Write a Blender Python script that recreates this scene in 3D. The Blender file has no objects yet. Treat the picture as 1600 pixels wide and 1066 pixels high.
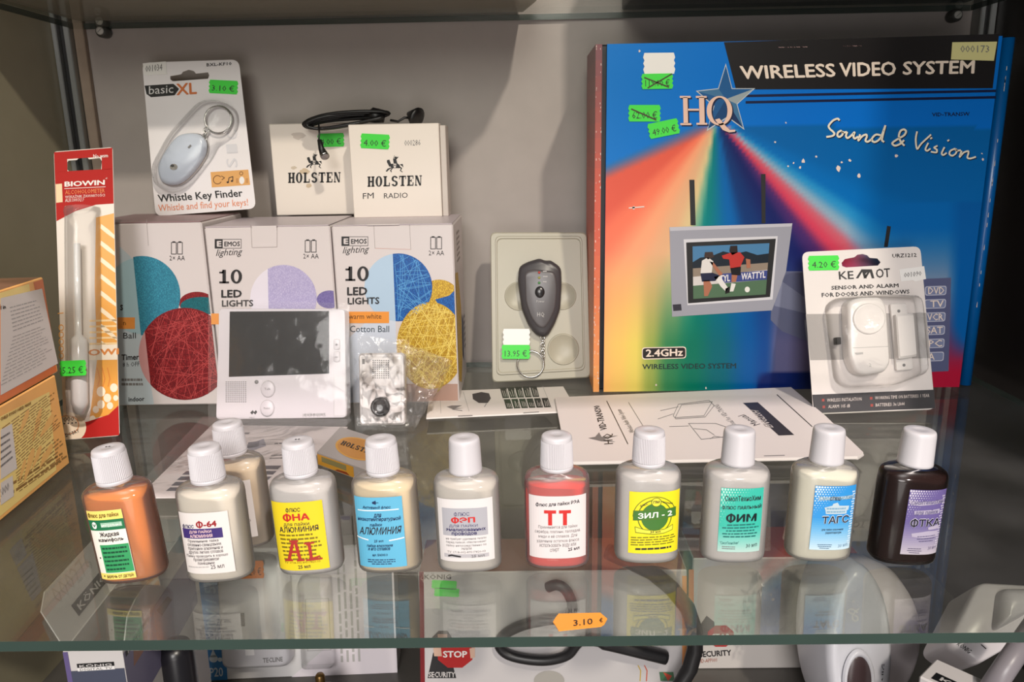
import bpy, math, random
from mathutils import Vector, Matrix
from mathutils.geometry import tessellate_polygon
random.seed(7)
SC = bpy.context.scene
COL = SC.collection
V3 = Vector

# ------------------------------------------------------------------ camera
FOC = 1223.19                                   # focal length in pixels of the 1600 x 1066 frame
CAM = V3((0.0, -0.3255, 0.2233))
PITCH, YAW, ROLL = 0.24024, -0.01528, -0.0184
_f = V3((math.sin(YAW) * math.cos(PITCH), math.cos(YAW) * math.cos(PITCH), -math.sin(PITCH)))
_r0 = V3((math.cos(YAW), -math.sin(YAW), 0))
_u0 = _r0.cross(_f)
_r = math.cos(ROLL) * _r0 + math.sin(ROLL) * _u0
_u = -math.sin(ROLL) * _r0 + math.cos(ROLL) * _u0
cd = bpy.data.cameras.new('camera')
cd.sensor_width = 36.0
cd.lens = FOC * 36.0 / 1600.0
cd.clip_start = 0.01
cam = bpy.data.objects.new('camera', cd)
COL.objects.link(cam)
cam.matrix_world = Matrix(((_r.x, _u.x, -_f.x, CAM.x), (_r.y, _u.y, -_f.y, CAM.y), (_r.z, _u.z, -_f.z, CAM.z), (0, 0, 0, 1)))
SC.camera = cam

# ------------------------------------------------------------------ world, lamps, exposure
w = bpy.data.worlds.new('world')
SC.world = w
w.use_nodes = True
w.node_tree.nodes['Background'].inputs[0].default_value = (1.0, 0.95, 0.92, 1)
w.node_tree.nodes['Background'].inputs[1].default_value = 0.12


def area(name, loc, target, size, power, color, shape='DISK'):
    d = bpy.data.lights.new(name, 'AREA')
    d.shape = shape
    d.size = size
    d.energy = power
    d.color = color
    o = bpy.data.objects.new(name, d)
    COL.objects.link(o)
    o.location = loc
    o.rotation_euler = (V3(target) - V3(loc)).to_track_quat('-Z', 'Y').to_euler()
    return o


area('ceiling_spot', (1.17, -2.60, 3.03), (0.05, 0.25, 0.1), 0.19, 142, (1.0, 0.88, 0.82))
area('front_fill_lamp', (-0.25, -2.9, 1.45), (0.0, 0.3, 0.1), 1.3, 57, (1.0, 0.96, 0.93))  # unseen broad fill, added to lift the shadowed parts
area('low_fill_lamp', (0.0, -1.4, -0.15), (0.0, 0.4, -0.25), 0.7, 3.6, (1.0, 0.95, 0.91))  # unseen low fill, added to brighten the goods below the glass
SC.view_settings.view_transform = 'Standard'
SC.view_settings.look = 'None'
SC.view_settings.exposure = 0.36
SC.view_settings.gamma = 1.0
SC.view_settings.use_curve_mapping = False
SC.cycles.transparent_max_bounces = 32
SC.cycles.max_bounces = 10

# ------------------------------------------------------------------ rays: where a point seen in the photo lies on a plane of the place


def ray(x, y):
    d = _f * FOC + _r * (x - 800.0) - _u * (y - 533.0)
    return d.normalized()


def hit(x, y, P, N):
    d = ray(x, y)
    return CAM + d * ((P - CAM).dot(N) / d.dot(N))


def onz(x, y, z=0.0):
    return hit(x, y, V3((0, 0, z)), V3((0, 0, 1)))


def ony(x, y, yy):
    return hit(x, y, V3((0, yy, 0)), V3((0, 1, 0)))


# ------------------------------------------------------------------ materials


def lin(c):
    return c / 12.92 if c <= 0.04045 else ((c + 0.055) / 1.055) ** 2.4


def rgb(t):
    return (lin(t[0] / 255), lin(t[1] / 255), lin(t[2] / 255), 1.0)


_M = {}


def mat(c, rough=0.45, metal=0.0, spec=0.5, noise=0.0, scale=300.0, bump=0.0, key=''):
    k = (tuple(c), rough, metal, spec, noise, scale, bump, key)
    if k in _M:
        return _M[k]
    m = bpy.data.materials.new('surface_%d_%d_%d' % tuple(int(x) for x in c))
    m.use_nodes = True
    nt = m.node_tree
    b = nt.nodes['Principled BSDF']
    b.inputs['Base Color'].default_value = rgb(c)
    b.inputs['Roughness'].default_value = rough
    b.inputs['Metallic'].default_value = metal
    b.inputs['Specular IOR Level'].default_value = spec
    if noise or bump:
        tc = nt.nodes.new('ShaderNodeTexCoord')
        n = nt.nodes.new('ShaderNodeTexNoise')
        n.inputs['Scale'].default_value = scale
        n.inputs['Detail'].default_value = 5
        nt.links.new(tc.outputs['Object'], n.inputs['Vector'])
        if noise:
            h = nt.nodes.new('ShaderNodeHueSaturation')
            h.inputs['Color'].default_value = rgb(c)
            mr = nt.nodes.new('ShaderNodeMapRange')
            mr.inputs[1].default_value = 0.3
            mr.inputs[2].default_value = 0.7
            mr.inputs[3].default_value = 1 - noise
            mr.inputs[4].default_value = 1 + noise
            nt.links.new(n.outputs['Fac'], mr.inputs[0])
            nt.links.new(mr.outputs[0], h.inputs['Value'])
            nt.links.new(h.outputs[0], b.inputs['Base Color'])
        if bump:
            bp = nt.nodes.new('ShaderNodeBump')
            bp.inputs['Strength'].default_value = bump
            bp.inputs['Distance'].default_value = 0.002
            nt.links.new(n.outputs['Fac'], bp.inputs['Height'])
            nt.links.new(bp.outputs[0], b.inputs['Normal'])
    _M[k] = m
    return m


def colattr_mat(name, rough=0.35):
    m = bpy.data.materials.new(name)
    m.use_nodes = True
    nt = m.node_tree
    b = nt.nodes['Principled BSDF']
    a = nt.nodes.new('ShaderNodeAttribute')
    a.attribute_name = 'Art'
    nt.links.new(a.outputs['Color'], b.inputs['Base Color'])
    b.inputs['Roughness'].default_value = rough
    b.inputs['Specular IOR Level'].default_value = 0.25
    return m


def yarn(c, c2, scale=900.0):
    """photographed thread ball: printed threads of two tones"""
    k = ('yarn', tuple(c), tuple(c2))
    if k in _M:
        return _M[k]
    m = bpy.data.materials.new('thread_print')
    m.use_nodes = True
    nt = m.node_tree
    b = nt.nodes['Principled BSDF']
    tc = nt.nodes.new('ShaderNodeTexCoord')
    n = nt.nodes.new('ShaderNodeTexNoise')
    n.inputs['Scale'].default_value = 260
    n.inputs['Detail'].default_value = 4
    wv = nt.nodes.new('ShaderNodeTexVoronoi')
    wv.feature = 'DISTANCE_TO_EDGE'
    wv.inputs['Scale'].default_value = scale
    mp = nt.nodes.new('ShaderNodeMapping')
    mp.inputs['Rotation'].default_value = (0.3, 0.6, 0.2)
    mp.inputs['Scale'].default_value = (1.0, 1.0, 0.42)
    nt.links.new(tc.outputs['Object'], mp.inputs['Vector'])
    nt.links.new(mp.outputs[0], wv.inputs['Vector'])
    nt.links.new(tc.outputs['Object'], n.inputs['Vector'])
    cr = nt.nodes.new('ShaderNodeMapRange')
    cr.inputs[1].default_value = 0.02
    cr.inputs[2].default_value = 0.22
    nt.links.new(wv.outputs['Distance'], cr.inputs[0])
    mx = nt.nodes.new('ShaderNodeMix')
    mx.data_type = 'RGBA'
    mx.inputs[6].default_value = rgb(c2)
    mx.inputs[7].default_value = rgb(c)
    nt.links.new(cr.outputs[0], mx.inputs[0])
    mx2 = nt.nodes.new('ShaderNodeMix')
    mx2.data_type = 'RGBA'
    mx2.inputs[7].default_value = rgb(c2)
    m2 = nt.nodes.new('ShaderNodeMapRange')
    m2.inputs[1].default_value = 0.45
    m2.inputs[2].default_value = 0.75
    m2.inputs[4].default_value = 0.6
    nt.links.new(n.outputs['Fac'], m2.inputs[0])
    nt.links.new(m2.outputs[0], mx2.inputs[0])
    nt.links.new(mx.outputs[2], mx2.inputs[6])
    nt.links.new(mx2.outputs[2], b.inputs['Base Color'])
    b.inputs['Roughness'].default_value = 0.4
    _M[k] = m
    return m


def film(name, haze=0.06, gloss=0.5, rough=0.12, bump=0.6, scale=60.0, tint=(1, 1, 1), dist=0.004, ior=1.45):
    """clear plastic: mostly see-through, shiny at a glancing angle, a touch of milkiness"""
    m = bpy.data.materials.new(name)
    m.use_nodes = True
    nt = m.node_tree
    for n in list(nt.nodes):
        nt.nodes.remove(n)
    out = nt.nodes.new('ShaderNodeOutputMaterial')
    tr = nt.nodes.new('ShaderNodeBsdfTransparent')
    tr.inputs[0].default_value = (*tint, 1)
    df = nt.nodes.new('ShaderNodeBsdfDiffuse')
    df.inputs[0].default_value = (0.85, 0.84, 0.83, 1)
    gl = nt.nodes.new('ShaderNodeBsdfGlossy')
    gl.inputs['Roughness'].default_value = rough
    fr = nt.nodes.new('ShaderNodeFresnel')
    fr.inputs['IOR'].default_value = ior
    a = nt.nodes.new('ShaderNodeMixShader')
    a.inputs[0].default_value = haze
    b = nt.nodes.new('ShaderNodeMixShader')
    mu = nt.nodes.new('ShaderNodeMath')
    mu.operation = 'MULTIPLY'
    mu.inputs[1].default_value = gloss * 2
    mu.use_clamp = True
    nt.links.new(fr.outputs[0], mu.inputs[0])
    nt.links.new(tr.outputs[0], a.inputs[1])
    nt.links.new(df.outputs[0], a.inputs[2])
    nt.links.new(mu.outputs[0], b.inputs[0])
    nt.links.new(a.outputs[0], b.inputs[1])
    nt.links.new(gl.outputs[0], b.inputs[2])
    nt.links.new(b.outputs[0], out.inputs[0])
    if bump:
        tc = nt.nodes.new('ShaderNodeTexCoord')
        n = nt.nodes.new('ShaderNodeTexNoise')
        n.inputs['Scale'].default_value = scale
        n.inputs['Detail'].default_value = 6
        n.inputs['Distortion'].default_value = 1.2
        nt.links.new(tc.outputs['Object'], n.inputs['Vector'])
        bp = nt.nodes.new('ShaderNodeBump')
        bp.inputs['Strength'].default_value = bump
        bp.inputs['Distance'].default_value = dist
        nt.links.new(n.outputs['Fac'], bp.inputs['Height'])
        nt.links.new(bp.outputs[0], gl.inputs['Normal'])
        nt.links.new(bp.outputs[0], fr.inputs['Normal'])
    return m


def frosted(name, c, clear, rough=0.3, trans=0.5, untinted=False):
    """milky plastic or cloudy liquid: part see-through, part diffuse and translucent, glossy skin"""
    m = bpy.data.materials.new(name)
    m.use_nodes = True
    nt = m.node_tree
    for n in list(nt.nodes):
        nt.nodes.remove(n)
    out = nt.nodes.new('ShaderNodeOutputMaterial')
    tr = nt.nodes.new('ShaderNodeBsdfTransparent')
    r = rgb(c)
    tr.inputs[0].default_value = (1, 1, 1, 1) if untinted else tuple(0.35 + 0.65 * x for x in r[:3]) + (1,)
    df = nt.nodes.new('ShaderNodeBsdfDiffuse')
    df.inputs[0].default_value = r
    tl = nt.nodes.new('ShaderNodeBsdfTranslucent')
    tl.inputs[0].default_value = r
    gl = nt.nodes.new('ShaderNodeBsdfGlossy')
    gl.inputs['Roughness'].default_value = rough
    lw = nt.nodes.new('ShaderNodeFresnel')
    lw.inputs[0].default_value = 1.4
    m1 = nt.nodes.new('ShaderNodeMixShader')
    m1.inputs[0].default_value = trans
    m2 = nt.nodes.new('ShaderNodeMixShader')
    m2.inputs[0].default_value = clear
    m3 = nt.nodes.new('ShaderNodeMixShader')
    nt.links.new(df.outputs[0], m1.inputs[1])
    nt.links.new(tl.outputs[0], m1.inputs[2])
    nt.links.new(m1.outputs[0], m2.inputs[1])
    nt.links.new(tr.outputs[0], m2.inputs[2])
    nt.links.new(lw.outputs[0], m3.inputs[0])
    nt.links.new(m2.outputs[0], m3.inputs[1])
    nt.links.new(gl.outputs[0], m3.inputs[2])
    nt.links.new(m3.outputs[0], out.inputs[0])
    return m


def shelf_glass(name):
    m = film(name, haze=0.05, gloss=0.14, rough=0.015, bump=0.0, tint=(0.86, 0.875, 0.835), ior=1.5)
    nt = m.node_tree
    # fine dust lying on the pane
    mixes = [n for n in nt.nodes if n.type == 'MIX_SHADER']
    tc = nt.nodes.new('ShaderNodeTexCoord')
    n = nt.nodes.new('ShaderNodeTexNoise')
    n.inputs['Scale'].default_value = 14
    n.inputs['Detail'].default_value = 8
    mr = nt.nodes.new('ShaderNodeMapRange')
    mr.inputs[1].default_value = 0.35
    mr.inputs[2].default_value = 0.75
    mr.inputs[3].default_value = 0.012
    mr.inputs[4].default_value = 0.045
    nt.links.new(tc.outputs['Object'], n.inputs['Vector'])
    nt.links.new(n.outputs['Fac'], mr.inputs[0])
    nt.links.new(mr.outputs[0], mixes[0].inputs[0])
    return m


WHITE = mat((236, 233, 230), 0.4)
PAPER = mat((226, 220, 214), 0.6)
BLACK = mat((22, 21, 22), 0.45)
INK = mat((38, 36, 38), 0.5)
GREY = mat((120, 118, 118), 0.5)
LGREY = mat((178, 175, 173), 0.5)
GREEN = mat((60, 220, 62), 0.5)
ORANGE_TAG = mat((250, 160, 60), 0.5)
STEEL = mat((190, 188, 185), 0.2, 1.0)
RED = mat((185, 38, 34), 0.4)
BLISTER = film('clear_blister', haze=0.03, gloss=0.35, rough=0.06, bump=0.25, scale=90, dist=0.002, ior=1.35)
BAG = film('crinkled_bag_film', haze=0.06, gloss=0.5, rough=0.10, bump=0.3, scale=120, dist=0.002, ior=1.4)
BAG_FLAT = film('smooth_bag_film', haze=0.05, gloss=0.4, rough=0.10, bump=0.25, scale=25, dist=0.005, ior=1.35)

# ------------------------------------------------------------------ mesh building


class Face:
    """a plane patch of the place: origin O, unit axes U (right) and V (up), normal N toward the viewer"""

    def __init__(s, O, U, V):
        s.O, s.U, s.V = V3(O), V3(U).normalized(), V3(V).normalized()
        s.N = s.U.cross(s.V).normalized()
        s.bent = False

    def map(s, x, y):
        q = hit(x, y, s.O, s.N) - s.O
        return (q.dot(s.U), q.dot(s.V))

    def P(s, u, v, h=0.0):
        return s.O + s.U * u + s.V * v + s.N * h


class RawFace(Face):
    """the same, drawn in metres from its origin"""

    def map(s, x, y):
        return (x, y)


class UVFace(Face):
    """the same, drawn in its own 0..1 coordinates, y downward from the top edge"""

    def __init__(s, O, U, V, w, h):
        Face.__init__(s, O, U, V)
        s.w, s.h = w, h

    def map(s, x, y):
        return (x * s.w, (1 - y) * s.h)


class BentFace:
    """the rounded front of a bottle: label coordinates 0..1, y downward"""

    def __init__(s, u0, u1, v0, v1, a, b, n):
        s.u0, s.u1, s.v0, s.v1, s.a, s.b, s.n = u0, u1, v0, v1, a, b, n
        s.bent = True

    def map(s, x, y):
        return (s.u0 + (s.u1 - s.u0) * x, s.v1 + (s.v0 - s.v1) * y)

    def P(s, u, v, h=0.0):
        t = max(-0.995, min(0.995, u / s.a))
        y = -s.b * (1 - abs(t) ** s.n) ** (1 / s.n)
        gx = math.copysign(abs(t) ** (s.n - 1) / s.a, t)
        gy = -abs(y / s.b) ** (s.n - 1) / s.b
        g = V3((gx, gy, 0)).normalized()
        return V3((t * s.a, y, v)) + g * h


def clip_half(poly, axis, val, keep_less):
    out = []
    n = len(poly)
    for i in range(n):
        a, b = poly[i], poly[(i + 1) % n]
        ia = (a[axis] <= val) if keep_less else (a[axis] >= val)
        ib = (b[axis] <= val) if keep_less else (b[axis] >= val)
        if ia:
            out.append(a)
        if ia != ib:
            t = (val - a[axis]) / (b[axis] - a[axis])
            out.append((a[0] + t * (b[0] - a[0]), a[1] + t * (b[1] - a[1])))
    return out


def clip_convex(poly, c):
    """poly clipped by the convex polygon c (counter-clockwise or clockwise)"""
    ar = sum(c[i][0] * c[(i + 1) % len(c)][1] - c[(i + 1) % len(c)][0] * c[i][1] for i in range(len(c)))
    if ar < 0:
        c = c[::-1]
    for i in range(len(c)):
        p, q = c[i], c[(i + 1) % len(c)]
        f = lambda a: (q[0] - p[0]) * (a[1] - p[1]) - (q[1] - p[1]) * (a[0] - p[0])
        out = []
        for j in range(len(poly)):
            a, b = poly[j], poly[(j + 1) % len(poly)]
            fa, fb = f(a), f(b)
            if fa >= 0:
                out.append(a)
            if (fa >= 0) != (fb >= 0):
                t = fa / (fa - fb)
                out.append((a[0] + t * (b[0] - a[0]), a[1] + t * (b[1] - a[1])))
        poly = out
        if len(poly) < 3:
            return []
    return poly


_T = {}


def raw_glyphs(s, res):
    c = bpy.data.curves.new('lettering', 'FONT')
    c.body = s
    c.resolution_u = res
    o = bpy.data.objects.new('lettering', c)
    m = o.to_mesh()
    vs = [(v.co.x, v.co.y) for v in m.vertices]
    fs = [tuple(p.vertices) for p in m.polygons]
    o.to_mesh_clear()
    bpy.data.objects.remove(o)
    bpy.data.curves.remove(c)
    return vs, fs


def glyphs(s, res):
    k = (s, res)
    if k not in _T:
        s2 = s.replace('Ф', 'О').replace('ф', 'о')
        vs, fs = raw_glyphs(s2, res)
        if not vs:
            vs, fs = [(0, 0), (1, 1)], []
        for i, ch in enumerate(s):           # round letters with a stem through the middle
            if ch in 'Фф':
                o_, _ = raw_glyphs(s2[i], res)
                a0, a1 = min(v[0] for v in o_), max(v[0] for v in o_)
                b0, b1 = min(v[1] for v in o_), max(v[1] for v in o_)
                xr = max(v[0] for v in raw_glyphs(s2[:i + 1], res)[0])
                cx = xr - (a1 - a0) / 2
                ext, ring, hw = (0.07, 0.075, 0.042) if ch == 'Ф' else (0.2, 0.065, 0.036)
                for y0, y1 in ((b0 - ext, b0), (b0 + ring, b1 - ring), (b1, b1 + ext)):
                    n = len(vs)
                    vs += [(cx - hw, y0), (cx + hw, y0), (cx + hw, y1), (cx - hw, y1)]
                    fs.append((n, n + 1, n + 2, n + 3))
        x0 = min(v[0] for v in vs)
        x1 = max(v[0] for v in vs)
        y1 = max(v[1] for v in vs)
        _T[k] = ([((v[0] - x0) / max(x1 - x0, 1e-6), v[1] / max(y1, 1e-6)) for v in vs], fs, max(x1 - x0, 1e-6), max(y1, 1e-6))
    return _T[k]


class MB:
    def __init__(s):
        s.v, s.f, s.mi, s.sm, s.mats = [], [], [], [], []
        s.art = None

    def m(s, mt):
        if mt not in s.mats:
            s.mats.append(mt)
        return s.mats.index(mt)

    def poly(s, pts, mt, smooth=False):
        b = len(s.v)
        s.v += [V3(p) for p in pts]
        s.f.append(tuple(range(b, b + len(pts))))
        s.mi.append(s.m(mt))
        s.sm.append(smooth)

    def mesh(s, vs, fs, mt, smooth=True):
        b = len(s.v)
        s.v += [V3(p) for p in vs]
        k = s.m(mt)
        for f in fs:
            s.f.append(tuple(b + i for i in f))
            s.mi.append(k)
            s.sm.append(smooth)

    # ---- flat print on a face; every point is given in the face's drawing coordinates
    def fp(s, F, pts, mt, h=0.00012, raw=False, clip=None):
        uv = list(pts) if raw else [F.map(*p) for p in pts]
        if clip:
            uv = clip_convex(uv, clip)
            if len(uv) < 3:
                return
        if F.bent:
            lo, hi = min(p[0] for p in uv), max(p[0] for p in uv)
            n = max(1, int((hi - lo) / 0.0013))
            for i in range(n):
                a, b = lo + (hi - lo) * i / n, lo + (hi - lo) * (i + 1) / n
                q = clip_half(clip_half(uv, 0, a, False), 0, b, True)
                if len(q) >= 3:
                    s.poly([F.P(u, v, h) for u, v in q], mt)
        else:
            s.poly([F.P(u, v, h) for u, v in uv], mt)

    def rect(s, F, x0, y0, x1, y1, mt, h=0.00012):
        s.fp(F, [(x0, y1), (x1, y1), (x1, y0), (x0, y0)], mt, h)

    def disc(s, F, cx, cy, rx, ry, mt, h=0.00012, n=28, clip=None, a0=0.0):
        s.fp(F, [(cx + rx * math.cos(a0 + 2 * math.pi * i / n), cy + ry * math.sin(a0 + 2 * math.pi * i / n)) for i in range(n)], mt, h, clip=clip)

    def ring(s, F, cx, cy, rx, ry, t, mt, h=0.00012, n=30, a0=0.0, a1=2 * math.pi):
        for i in range(n):
            a, b = a0 + (a1 - a0) * i / n, a0 + (a1 - a0) * (i + 1) / n
            q = [(cx + (rx - k) * math.cos(t_), cy + (ry - k * ry / rx) * math.sin(t_)) for t_, k in ((a, 0), (b, 0), (b, t), (a, t))]
            s.fp(F, q, mt, h)

    def line(s, F, pts, wd, mt, h=0.00014, clip=None):
        for ki, ((x0, y0), (x1, y1)) in enumerate(zip(pts[:-1], pts[1:])):
            dx, dy = x1 - x0, y1 - y0
            L = math.hypot(dx, dy) or 1e-6
            nx, ny = -dy / L * wd / 2, dx / L * wd / 2
            ex, ey = dx / L * wd * 0.3, dy / L * wd * 0.3
            s.fp(F, [(x0 + nx - ex, y0 + ny - ey), (x1 + nx + ex, y1 + ny + ey), (x1 - nx + ex, y1 - ny + ey), (x0 - nx - ex, y0 - ny - ey)], mt, h + (ki % 4) * 0.00003, clip=clip)

    def box_outline(s, F, x0, y0, x1, y1, wd, mt, h=0.00014):
        s.line(F, [(x0, y0), (x1, y0), (x1, y1), (x0, y1), (x0, y0)], wd, mt, h)

    def text(s, F, t, p0, p1, top, mt, bold=0.0, h=0.0002, res=2, raw=None, shear=0.0):
        """line of lettering from baseline point p0 to p1, letters reaching up to top"""
        if not isinstance(top, tuple):
            top = (p0[0], top)
        A, B, T = V3((*F.map(*p0), 0)), V3((*F.map(*p1), 0)), V3((*F.map(*top), 0))
        vs, fs, ew, eh = glyphs(t, res)
        X, Y = B - A, T - A
        Y = Y + X.normalized() * shear * Y.length
        k = bold * 0.85
        offs = [(0, 0)] if k <= 0 else [(-k, 0), (k, 0), (0, k * 0.8), (0, -k * 0.8)]
        for ki, (ox, oy) in enumerate(offs):
            pts = []
            for x, y in vs:
                q = A + X * ((x + ox / ew) if k <= 0 else (k + (x * ew) * (ew - 2 * k) / ew + ox) / ew) + Y * (y if k <= 0 else (k * 0.8 + y * (eh - 1.6 * k) + oy) / eh)
                pts.append(F.P(q.x, q.y, h + ki * 0.00004))
            s.mesh(pts, fs, mt, False)

    def dashes(s, F, quad, rows, mt, seed=1, fill=0.55, h=0.00016, ragged=0.25, centre=False):
        """lines of print too small to read: rows of word-length strokes inside the quad TL, TR, BR, BL"""
        R = random.Random(seed)
        q = [V3((*F.map(*p), 0)) for p in quad]
        for i in range(rows):
            y0, y1 = (i + 0.5 - fill / 2) / rows, (i + 0.5 + fill / 2) / rows
            end = 1 - R.random() * ragged
            x = 0.0
            off = (1 - end) / 2 if centre else 0
            while x < end - 0.02:
                L = min(R.uniform(0.05, 0.17), end - x)
                pts = []
                for a, b in ((x, y1), (x + L, y1), (x + L, y0), (x, y0)):
                    a += off
                    p = (q[0] * (1 - a) + q[1] * a) * (1 - b) + (q[3] * (1 - a) + q[2] * a) * b
                    pts.append((p.x, p.y))
                s.fp(F, pts, mt, h, raw=True)
                x += L + 0.022

    def halftone(s, F, x0, y0, x1, y1, nx, ny, r0, r1, mt, asp, h=0.00016):
        """dots that shrink away from the top left corner"""
        for j in range(ny):
            for i in range(nx):
                fx, fy = (i + (j % 2) * 0.5) / nx, j / ny
                r = r0 + (r1 - r0) * min(1, (fx + fy) * 0.75)
                if r > 0.004:
                    cx, cy = x0 + (x1 - x0) * fx, y0 + (y1 - y0) * fy
                    s.disc(F, cx, cy, r, r * asp, mt, h, 7)

    # ---- solids
    def box(s, O, U, V, W, sx, sy, sz, mt, ch=0.0006, mats=None):
        """chamfered box from corner O along unit axes U, V, W; mats overrides sides by key u0 u1 v0 v1 w0 w1"""
        O, A, B, C = V3(O), V3(U).normalized(), V3(V).normalized(), V3(W).normalized()
        L = (sx, sy, sz)
        ch = min(ch, min(L) * 0.4)
        P = lambda x, y, z: O + A * x + B * y + C * z
        g = {}
        vs = []
        for ix in (0, 1):
            for iy in (0, 1):
                for iz in (0, 1):
                    for ax in range(3):
                        c = [ch if i == 0 else L[k] - ch for k, i in enumerate((ix, iy, iz))]
                        c[ax] = 0 if (ix, iy, iz)[ax] == 0 else L[ax]
                        g[(ix, iy, iz, ax)] = len(vs)
                        vs.append(P(*c))
        base = len(s.v)
        s.v += vs
        flip = A.cross(B).dot(C) < 0

        def add(idx, m_):
            f = tuple(base + i for i in (idx if not flip else idx[::-1]))
            s.f.append(f)
            s.mi.append(s.m(m_))
            s.sm.append(False)
        mats = mats or {}
        for ax in range(3):
            o1, o2 = (ax + 1) % 3, (ax + 2) % 3
            for e in (0, 1):
                idx = []
                for a, b in ((0, 0), (1, 0), (1, 1), (0, 1)):
                    k = [0, 0, 0]
                    k[ax], k[o1], k[o2] = e, a, b
                    idx.append(g[(*k, ax)])
                add(idx if e else idx[::-1], mats.get('uvw'[ax] + str(e), mt))
        if ch > 0:
            for ax in range(3):          # edges along ax
                o1, o2 = (ax + 1) % 3, (ax + 2) % 3
                for a, b in ((0, 0), (1, 0), (1, 1), (0, 1)):
                    k0, k1 = [0] * 3, [0] * 3
                    k0[ax], k1[ax] = 0, 1
                    for k in (k0, k1):
                        k[o1], k[o2] = a, b
                    idx = [g[(*k0, o1)], g[(*k1, o1)], g[(*k1, o2)], g[(*k0, o2)]]
                    add(idx, mt)
            for ix in (0, 1):
                for iy in (0, 1):
                    for iz in (0, 1):
                        add([g[(ix, iy, iz, a)] for a in range(3)], mt)

    def card(s, F, pts, mt, t=0.0006, holes=(), back=None, raw=False):
        """flat sheet with thickness, front side on the face; holes cut right through"""
        o = [p if raw else F.map(*p) for p in pts]
        hs = [[p if raw else F.map(*p) for p in h_] for h_ in holes]
        loops = [o] + hs
        allp = [p for l in loops for p in l]
        tri = tessellate_polygon([[V3((p[0], p[1], 0)) for p in l] for l in loops])
        b = len(s.v)
        n = len(allp)
        s.v += [F.P(p[0], p[1], 0) for p in allp] + [F.P(p[0], p[1], -t) for p in allp]
        kf, kb = s.m(mt), s.m(back or mt)
        for t_ in tri:
            s.f.append(tuple(b + i for i in t_))
            s.mi.append(kf)
            s.sm.append(False)
            s.f.append(tuple(b + n + i for i in reversed(t_)))
            s.mi.append(kb)
            s.sm.append(False)
        st = 0
        for l in loops:
            for i in range(len(l)):
                a, c = st + i, st + (i + 1) % len(l)
                s.f.append((b + a, b + c, b + n + c, b + n + a))
                s.mi.append(kb)
                s.sm.append(False)
            st += len(l)

    def lathe(s, prof, mt, n=40, ridge=None, axis=None, org=V3((0, 0, 0)), cap0=True, cap1=True, smooth=True):
        """prof: (radius, height, ridge amount) rings about z"""
        vs, fs = [], []
        for pr in prof:
            r, z = pr[0], pr[1]
            rg = pr[2] if len(pr) > 2 else 0
            for i in range(n):
                rr = r - (rg if i % 2 else 0)
                a = 2 * math.pi * i / n
                vs.append(V3((rr * math.cos(a), rr * math.sin(a), z)))
        for j in range(len(prof) - 1):
            for i in range(n):
                a, b = j * n + i, j * n + (i + 1) % n
                fs.append((a, b, b + n, a + n))
        if cap0:
            fs.append(tuple(reversed(range(n))))
        if cap1:
            fs.append(tuple(range((len(prof) - 1) * n, len(prof) * n)))
        if axis is not None:
            q = V3((0, 0, 1)).rotation_difference(V3(axis))
            vs = [q @ v for v in vs]
        s.mesh([v + org for v in vs], fs, mt, smooth)

    def tube(s, pts, r, mt, n=10, closed=False):
        pts = [V3(p) for p in pts]
        N = len(pts)
        rs = r if isinstance(r, (list, tuple)) else [r] * N
        vs, fs = [], []
        up = V3((0.31, 0.17, 0.93)).normalized()
        for i in range(N):
            a = pts[(i - 1) % N] if (closed or i > 0) else pts[i]
            b = pts[(i + 1) % N] if (closed or i < N - 1) else pts[i]
            t = (b - a).normalized()
            e = up - t * up.dot(t)
            if e.length < 1e-4:
                e = V3((1, 0, 0)) - t * t.x
            e.normalize()
            up = e
            g = t.cross(e)
            for k in range(n):
                an = 2 * math.pi * k / n
                vs.append(pts[i] + (e * math.cos(an) + g * math.sin(an)) * rs[i])
        for i in range(N if closed else N - 1):
            j = (i + 1) % N
            for k in range(n):
                fs.append((i * n + k, i * n + (k + 1) % n, j * n + (k + 1) % n, j * n + k))
        if not closed:
            fs.append(tuple(reversed(range(n))))
            fs.append(tuple(range((N - 1) * n, N * n)))
        s.mesh(vs, fs, mt, True)

    def loft(s, F, outline, levels, mt, smooth=True, raw=False):
        """raised shape on a face: outline (drawing coords) scaled about its centre at each (scale, height) level, last level capped"""
        o = [p if raw else F.map(*p) for p in outline]
        cx = sum(p[0] for p in o) / len(o)
        cy = sum(p[1] for p in o) / len(o)
        n = len(o)
        vs, fs = [], []
        for lv in levels:
            sc, h = lv
            for p in o:
                vs.append(F.P(cx + (p[0] - cx) * sc, cy + (p[1] - cy) * sc, h))
        ar = sum(o[i][0] * o[(i + 1) % n][1] - o[(i + 1) % n][0] * o[i][1] for i in range(n))
        for j in range(len(levels) - 1):
            for i in range(n):
                q = (j * n + i, j * n + (i + 1) % n, (j + 1) * n + (i + 1) % n, (j + 1) * n + i)
                fs.append(q if ar > 0 else q[::-1])
        top = tuple(range((len(levels) - 1) * n, len(levels) * n))
        fs.append(top if ar > 0 else top[::-1])
        s.mesh(vs, fs, mt, smooth)

    def build(s, name, parent=None, loc=None, autosmooth=True):
        me = bpy.data.meshes.new(name)
        off = V3((0, 0, 0))
        if loc is not None:
            off = V3(loc)
        elif parent is not None:
            off = ROOT.get(parent.name, V3((0, 0, 0)))
        me.from_pydata([tuple(v - off) for v in s.v], [], s.f)
        for m_ in s.mats:
            me.materials.append(m_)
        me.polygons.foreach_set('material_index', s.mi)
        me.polygons.foreach_set('use_smooth', s.sm)
        if s.art:
            a = me.color_attributes.new('Art', 'FLOAT_COLOR', 'POINT')
            for i, c in s.art.items():
                a.data[i].color = c
        me.update()
        o = bpy.data.objects.new(name, me)
        COL.objects.link(o)
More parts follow.
